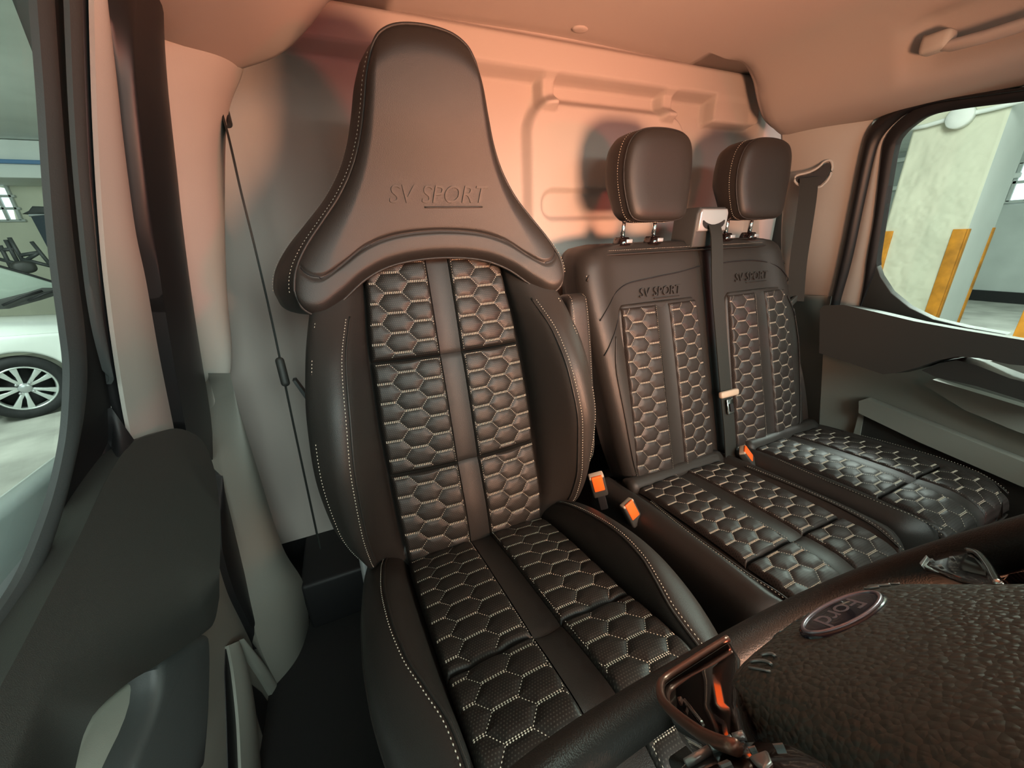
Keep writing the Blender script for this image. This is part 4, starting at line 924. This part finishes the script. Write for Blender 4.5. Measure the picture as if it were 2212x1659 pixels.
slab('rocker_key', wpx([(1985, 1216), (2000, 1198), (2003, 1202), (1990, 1222)], -.0010+.008), wn, .004, SATIN, sw, bevel=.0006)
for q_ in ((2010, 1209), (2054, 1204), (2030, 1222)):
    a, b = q_; slab('key_legend', wpx([(a-4, b-2), (a+4, b-3), (a+5, b+1), (a-3, b+2)], -.0012+.008), wn, .001, SATIN, sw, bevel=0)
lt = wpx([(1455, 1662), (1480, 1640), (1560, 1600), (1640, 1592), (1720, 1600), (1790, 1640), (1820, 1700), (1460, 1700)], -.0020+.016)
slab('button_pad', lt, wn, .014, PIANO, sw, bevel=.003)
for a, b in (((1482, 1650), (1533, 1620)), ((1536, 1618), (1583, 1597)), ((1586, 1595), (1608, 1588))):
    tube('pad_chrome', wpx([a, b], -.0010+.016), .0014, SATIN, sw, 8, up=wn)
slab('silver_key', wpx([(1616, 1631), (1655, 1617), (1664, 1640), (1646, 1657), (1628, 1645)], -.0010+.016), wn, .006, SATIN, sw, bevel=.001)
for P_ in ([(1581, 1615), (1588, 1614), (1592, 1620), (1585, 1622)], [(1614, 1613), (1630, 1610), (1630, 1614), (1618, 1617)], [(1668, 1606), (1690, 1604), (1691, 1608), (1671, 1610)], [(1550, 1648), (1570, 1640), (1578, 1644), (1556, 1653)]):
    slab('key_legend', wpx(P_, -.0012+.016), wn, .001, SATIN, sw, bevel=0)
tube('steering_column', [wl(np.array([0, -.03, -.03])), wl(np.array([0, -.03, -.08])), wl(np.array([0, -.03, -.16]))], [.045, .05, .05], DARK, sw, 20, up=(1, 0, 0))
# solid black block added for the dark recess between driver seat and bulkhead
bxx = thing('recess_block', (-.02, 1.03, -.95), 'black block filling the dark floor recess behind the driver seat', 'box')
box('box_body', (-.06, 1.00, -.875), (.34, .24, .15), BLACK, bxx, bevel=.01)
# ------------------------------------------------------------------ garage around the van
CONC = mat('rough_grey_concrete', (.40, .40, .36), .9, bump=.6, bscale=25, var=.28, vscale=2.2)
CREAM = mat('cream_plaster', (.70, .70, .56), .9, bump=.8, bscale=14, var=.08, vscale=2)
WHITEP = mat('white_plaster', (.78, .82, .78), .9, bump=.3, bscale=20, var=.05)
GREYW = mat('grey_painted_wall', (.52, .56, .53), .85, var=.06)
OCHRE = mat('ochre_guard_paint', (.62, .25, .02), .7, bump=.5, bscale=30, var=.3, vscale=9)
tag(box('floor_garage', (1, 4, -H-.05), (34, 26, .1), CONC, bevel=0), 'rough grey concrete garage floor', kind='structure')
tag(box('wall_garage_back', (-2, 9.2, 0), (20, .3, 3.04), CREAM, bevel=0), 'cream garage wall behind the parked white car', kind='structure')
tag(box('wall_garage_side', (12.2, 3, 0), (.3, 16, 3.1), GREYW, bevel=0), 'grey garage wall beyond the columns', kind='structure')
tag(box('baseboard_garage', (12.02, 3, -H+.11), (.06, 16, .20), BLACK, bevel=0), 'black band at the foot of the grey garage wall', kind='structure')
tag(box('ceiling_garage', (1, 4, 1.58), (34, 14, .12), WHITEP, bevel=0), 'white painted garage ceiling', kind='structure')
tag(box('trim_beam', (-4, 8.6, 1.28), (16, .9, .46), WHITEP, bevel=.01), 'white ceiling beam over the back wall', kind='structure')
# window in the back wall behind the car
w1 = thing('window_1', (-4.6, 9.02, .55), 'small white barred garage window', kind='structure')
GLOW = bpy.data.materials.new('daylit_window_pane'); GLOW.use_nodes = True
GLOW.node_tree.nodes['Principled BSDF'].inputs['Emission Color'].default_value = (.8, .95, 1, 1); GLOW.node_tree.nodes['Principled BSDF'].inputs['Emission Strength'].default_value = 1.6
P4 = pxl([(-60, 395), (18, 408), (33, 475), (-60, 478)], (0, 9.04, 0), (0, 1, 0))
slab('window_pane', P4, (0, -1, 0), .02, GLOW, w1, bevel=0)
x0, x1_, z0, z1 = P4[:, 0].min(), P4[:, 0].max(), P4[:, 2].min(), P4[:, 2].max()
for zf in (0, .33, .66, 1): box('window_bar', ((x0+x1_)/2, 9.02, z0+(z1-z0)*zf), (x1_-x0+.1, .05, .035), GREYW, w1, bevel=.004)
for xf in (.25, .5, .75, 1): box('window_bar', (x0+(x1_-x0)*xf, 9.02, (z0+z1)/2), (.035, .05, z1-z0), GREYW, w1, bevel=.004)
w2 = thing('window_2', (12.0, 2.9, .45), 'small barred window high in the grey wall', kind='structure')
P4 = pxl([(2212-25, 428), (2300, 428), (2300, 340), (2212-5, 360)], (12.03, 0, 0), (1, 0, 0))
ya, yb_, za, zb_ = P4[:, 1].min(), P4[:, 1].max(), P4[:, 2].min(), P4[:, 2].max()
box('window_pane', (12.03, (ya+yb_)/2, (za+zb_)/2), (.02, yb_-ya, zb_-za), GLOW, w2, bevel=0)
for zf in (0, .5, 1): box('window_bar', (12.0, (ya+yb_)/2, za+(zb_-za)*zf), (.05, yb_-ya+.1, .05), GREYW, w2, bevel=.004)
for yf in (0, .33, .66, 1): box('window_bar', (12.0, ya+(yb_-ya)*yf, (za+zb_)/2), (.05, .05, zb_-za), GREYW, w2, bevel=.004)
# columns with ochre corner guards
def column(x, ya, yb, dx, lab):
    t = thing('column', (x+dx/2, (ya+yb)/2, -H), lab, 'column')
    n = 60
    # roughly plastered front face with an uneven edge, smooth white flank
    yy = np.linspace(ya, yb, 70); zz_ = np.linspace(-H, 1.52, 260); Yg, Zg = np.meshgrid(yy, zz_)
    nz = np.zeros_like(Yg)
    for a_, cell in ((.010, .16), (.006, .07), (.004, .03)):
        ny, nz_ = int((yb-ya)/cell)+2, int(3.04/cell)+2; R_ = rng.uniform(-1, 1, (nz_+1, ny+1))
        fy, fz = (Yg-ya)/cell, (Zg+H)/cell; iy, iz = np.clip(fy.astype(int), 0, ny-1), np.clip(fz.astype(int), 0, nz_-1); ty_, tz_ = sst(fy-iy, 0, 1), sst(fz-iz, 0, 1)
        nz += a_*((R_[iz, iy]*(1-ty_)+R_[iz, iy+1]*ty_)*(1-tz_)+(R_[iz+1, iy]*(1-ty_)+R_[iz+1, iy+1]*ty_)*tz_)
    nz *= np.clip((1.1-Zg)/.7, .25, 1)*.7
    edge = np.minimum(Yg-ya, yb-Yg); Xg = x-.012+nz*np.clip(edge/.03, 0, 1)+.012*np.clip(1-edge/.012, 0, 1)
    mesh('plaster_face', np.stack([Xg, Yg, Zg], -1), gridf(260, 70)[:, ::-1].copy(), CREAM, t)
    box('column_core', (x+dx/2+.001, (ya+yb)/2, 0), (dx, yb-ya, 3.05), WHITEP, t, bevel=.004)
    for y_, w_ in ((ya+.04, .085), (yb-.04, .085)):
        box('corner_guard', (x-.018, y_, -H+.74), (.030, w_, 1.46), OCHRE, t, bevel=.004)
    for x_ in (x+.018, x+dx-.018):
        box('corner_guard', (x_, ya-.003, -H+.74), (.045, .010, 1.46), OCHRE, t, bevel=.003)
    return t
column(5.0, 1.655, 2.235, .50, 'cream plastered garage column with ochre corner guards seen through the passenger window')
column(4.15, .42, .965, .50, 'second cream garage column with ochre guard nearer the windscreen')
pp = thing('conduit', (4.97, 1.95, .82), 'white conduit with round junction box across the column', 'conduit')
tube('conduit_pipe', pxl([(1960, 280), (2000, 272), (2075, 250), (2140, 236), (2230, 212)], (4.95, 0, 0), (1, 0, 0)), .018, WHITEP, pp, 10)
cjb = pxl([(2077, 253)], (4.95, 0, 0), (1, 0, 0))[0]
fix(loft('junction_box', [np.stack([np.full(28, 4.96-d), cjb[1]+r*np.cos(np.linspace(0, 2*np.pi, 28, endpoint=False)), cjb[2]+r*np.sin(np.linspace(0, 2*np.pi, 28, endpoint=False))], 1) for d, r in ((0, .085), (.05, .085), (.06, .078), (.062, .02))], WHITEP, pp))
for i_, zz_ in enumerate((.62, .36)):
    tag(box('wall_conduit', (11.9, 6.0, zz_*2.2), (.07, 5, .09), WHITEP, bevel=.02), ('upper' if i_ == 0 else 'lower')+' white horizontal conduit on the far wall', 'conduit')
tag(box('overhead_pipe', tuple(pxl([(60, 350)], (0, 8.1, 0), (0, 1, 0))[0]), (3.4, .05, .05), mat('blue_pipe_paint', (.12, .25, .45), .5), bevel=.01), 'thin blue pipe under the ceiling beam', 'pipe')
# parked white car behind the driver window
car = thing('parked_car', (-3.10, 5.30, -H), 'white hatchback parked beyond the driver window', 'car')
hd_, dp_ = V(.87, .5, 0)/1.0034, V(-.5, .87, 0)/1.0034
g0 = pxl([(86, 899)], (0, 0, -H), (0, 0, 1))[0]
def cl(p): p = np.asarray(p, float); return g0+p[..., 0:1]*hd_+p[..., 1:2]*dp_+p[..., 2:3]*V(0, 0, 1)
PAINT = mat('white_car_paint', (.82, .86, .82), .25, coat=.6)
TYRE = mat('tyre_rubber', (.012, .013, .014), .75, bump=.3, bscale=120); ALLOY = mat('machined_alloy', (.72, .76, .74), .3, .7)
CGL = mat('greenish_windscreen', (.34, .40, .35), .06, coat=.5)
th = np.linspace(0, np.pi, 40)
arch = [(-.35*math.cos(a), .31+.35*math.sin(a)) for a in th]
prof = [(-1.6, .30), (-.36, .22)]+[(x, z) for x, z in arch]+[(.38, .22), (.95, .24), (1.0, .45), (.98, .66), (.80, .74), (.3, .80), (-.3, .86), (-1.6, .92)]
slab('front_wing', cl(np.array([(x, .02, z) for x, z in prof])), -dp_, .10, PAINT, car, bevel=.03, segs=4)
hood = []
for d_ in np.linspace(0, 1.66, 14):
    k_ = math.sin(np.pi*(d_/1.66)); hood.append(cl(np.array([(x, .04+d_, z+.13*k_**.5) for x, z in ((-1.0, .84), (-.6, .845), (-.3, .835), (.0, .815), (.3, .78), (.6, .745), (.85, .70), (.98, .62), (1.0, .3))])))
mesh('bonnet', np.array(hood), gridf(14, 9), PAINT, car)
pl = lambda pts, d: pxl(pts, g0+dp_*d, dp_)
slab('windscreen', pl([(-70, 556), (0, 575), (60, 592), (122, 611), (136, 626), (92, 626), (0, 650), (-70, 668)], .85), -dp_, .02, CGL, car, bevel=.002)
tube('windscreen_edge', pl([(-70, 556), (0, 575), (60, 592), (122, 611), (136, 626)], .83), .012, BLACK, car, 8)
slab('cowl', pl([(-70, 655), (0, 647), (60, 632), (92, 622), (136, 622), (140, 632), (90, 648), (20, 667), (-70, 672)], .80), -dp_, .06, DARK, car, bevel=.006)
for a, b in (((5, 660), (92, 628)), ((60, 650), (136, 624))):
    tube('wiper_arm', pl([a, ((a[0]+b[0])/2, (a[1]+b[1])/2-3), b], .76), .012, BLACK, car, 8)
fix(loft('door_mirror', [cl(np.array([0, 1.75, .0]))+(pl([(52, 577)], 1.75)[0]-g0-dp_*1.75)+d_*dp_+k_*(hd_[None]*(.105*np.cos(t2))[:, None]+V(0, 0, 1)[None]*(.075*np.sign(np.sin(t2))*np.abs(np.sin(t2))**.7)[:, None]) for d_, k_ in ((-.06, .6), (-.05, .9), (-.02, 1.), (.04, 1.), (.08, .7))], DARK, car))
wz = .31
def disc(r, d): return cl(np.stack([r*np.cos(t2), np.full(48, d), wz+r*np.sin(t2)], 1))
whl = fix(loft('tyre', [disc(.215, .02), disc(.222, -.015), disc(.26, -.030), disc(.295, -.022), disc(.308, .0), disc(.310, .05), disc(.310, .14), disc(.29, .18), disc(.21, .18)], TYRE, car, True, False))
fix(loft('wheel_rim', [disc(.222, .05), disc(.222, -.014), disc(.210, -.018), disc(.204, -.010), disc(.200, .05)], ALLOY, whl, True, False))
fix(loft('wheel_well', [disc(.204, .06), disc(.10, .07), disc(.01, .07)], BLACK, whl))
for i in range(5):
    for sg in (-1, 1):
        a = math.pi/2+.31+i*2*math.pi/5; da = sg*.23
        P_ = [(r*math.cos(a+da*f)+w*math.cos(a+da+math.pi/2), r*math.sin(a+da*f)+w*math.sin(a+da+math.pi/2)) for r, f, w in ((.045, .5, -.014), (.12, 1.0, -.016), (.208, 1.0, -.026), (.208, 1.0, .026), (.12, 1.0, .014), (.045, .5, .014))]
        slab('wheel_spoke', cl(np.array([(x, -.006+.012*(1-math.hypot(x, z)/.2), wz+z) for x, z in P_])), -dp_, .03, ALLOY, whl, bevel=.003)
fix(loft('hub_cap', [disc(.050, .03), disc(.048, -.004), disc(.040, -.010), disc(.002, -.011)], SATIN, whl))
for i in range(4):
    a = math.pi/4+i*math.pi/2
    fix(loft('wheel_nut', [cl(np.stack([.062*math.cos(a)+r*np.cos(t2), np.full(48, d), wz+.062*math.sin(a)+r*np.sin(t2)], 1)) for d, r in ((.03, .011), (-.012, .011), (-.014, .006))], SATIN, whl))
# junk behind the car: tall dark bin with lid and bundle, folded metal racks
bn_ = thing('waste_container', (-3.9, 7.9, -H), 'tall dark blue container with junk on its lid against the cream wall', 'container')
NAVY = mat('dark_slate_plastic', (.035, .05, .065), .4)
slab('container_body', np.array([*pxl([(62, 462), (125, 455)], (0, 7.9, 0), (0, 1, 0)), (-3.05, 7.9, -H), (-3.62, 7.9, -H)]), (0, -1, 0), .5, NAVY, bn_, bevel=.02)
slab('container_lid', pxl([(58, 458), (128, 452), (128, 462), (62, 468)], (0, 7.88, 0), (0, 1, 0)), (0, -1, 0), .55, SATIN, bn_, bevel=.01)
P_ = pxl([(45, 462), (60, 455), (68, 445), (95, 446), (118, 455), (124, 462), (90, 462)], (0, 7.85, 0), (0, 1, 0))
slab('junk_bundle', P_, (0, -1, 0), .3, DARK2, bn_, bevel=.03)
rk = thing('metal_rack', (-4.2, 7.2, -H), 'tangle of folded dark metal frames behind the white car', 'rack')
for a, b in (((12, 518), (40, 570)), ((20, 513), (50, 565)), ((68, 522), (115, 580)), ((0, 540), (30, 538)), ((0, 560), (60, 575)), ((40, 552), (85, 545)), ((85, 545), (60, 560)), ((0, 530), (25, 580)), ((50, 560), (110, 575))):
    tube('rack_bar', pxl([a, b], (0, 7.2, 0), (0, 1, 0)), .022, DARK2, rk, 8)
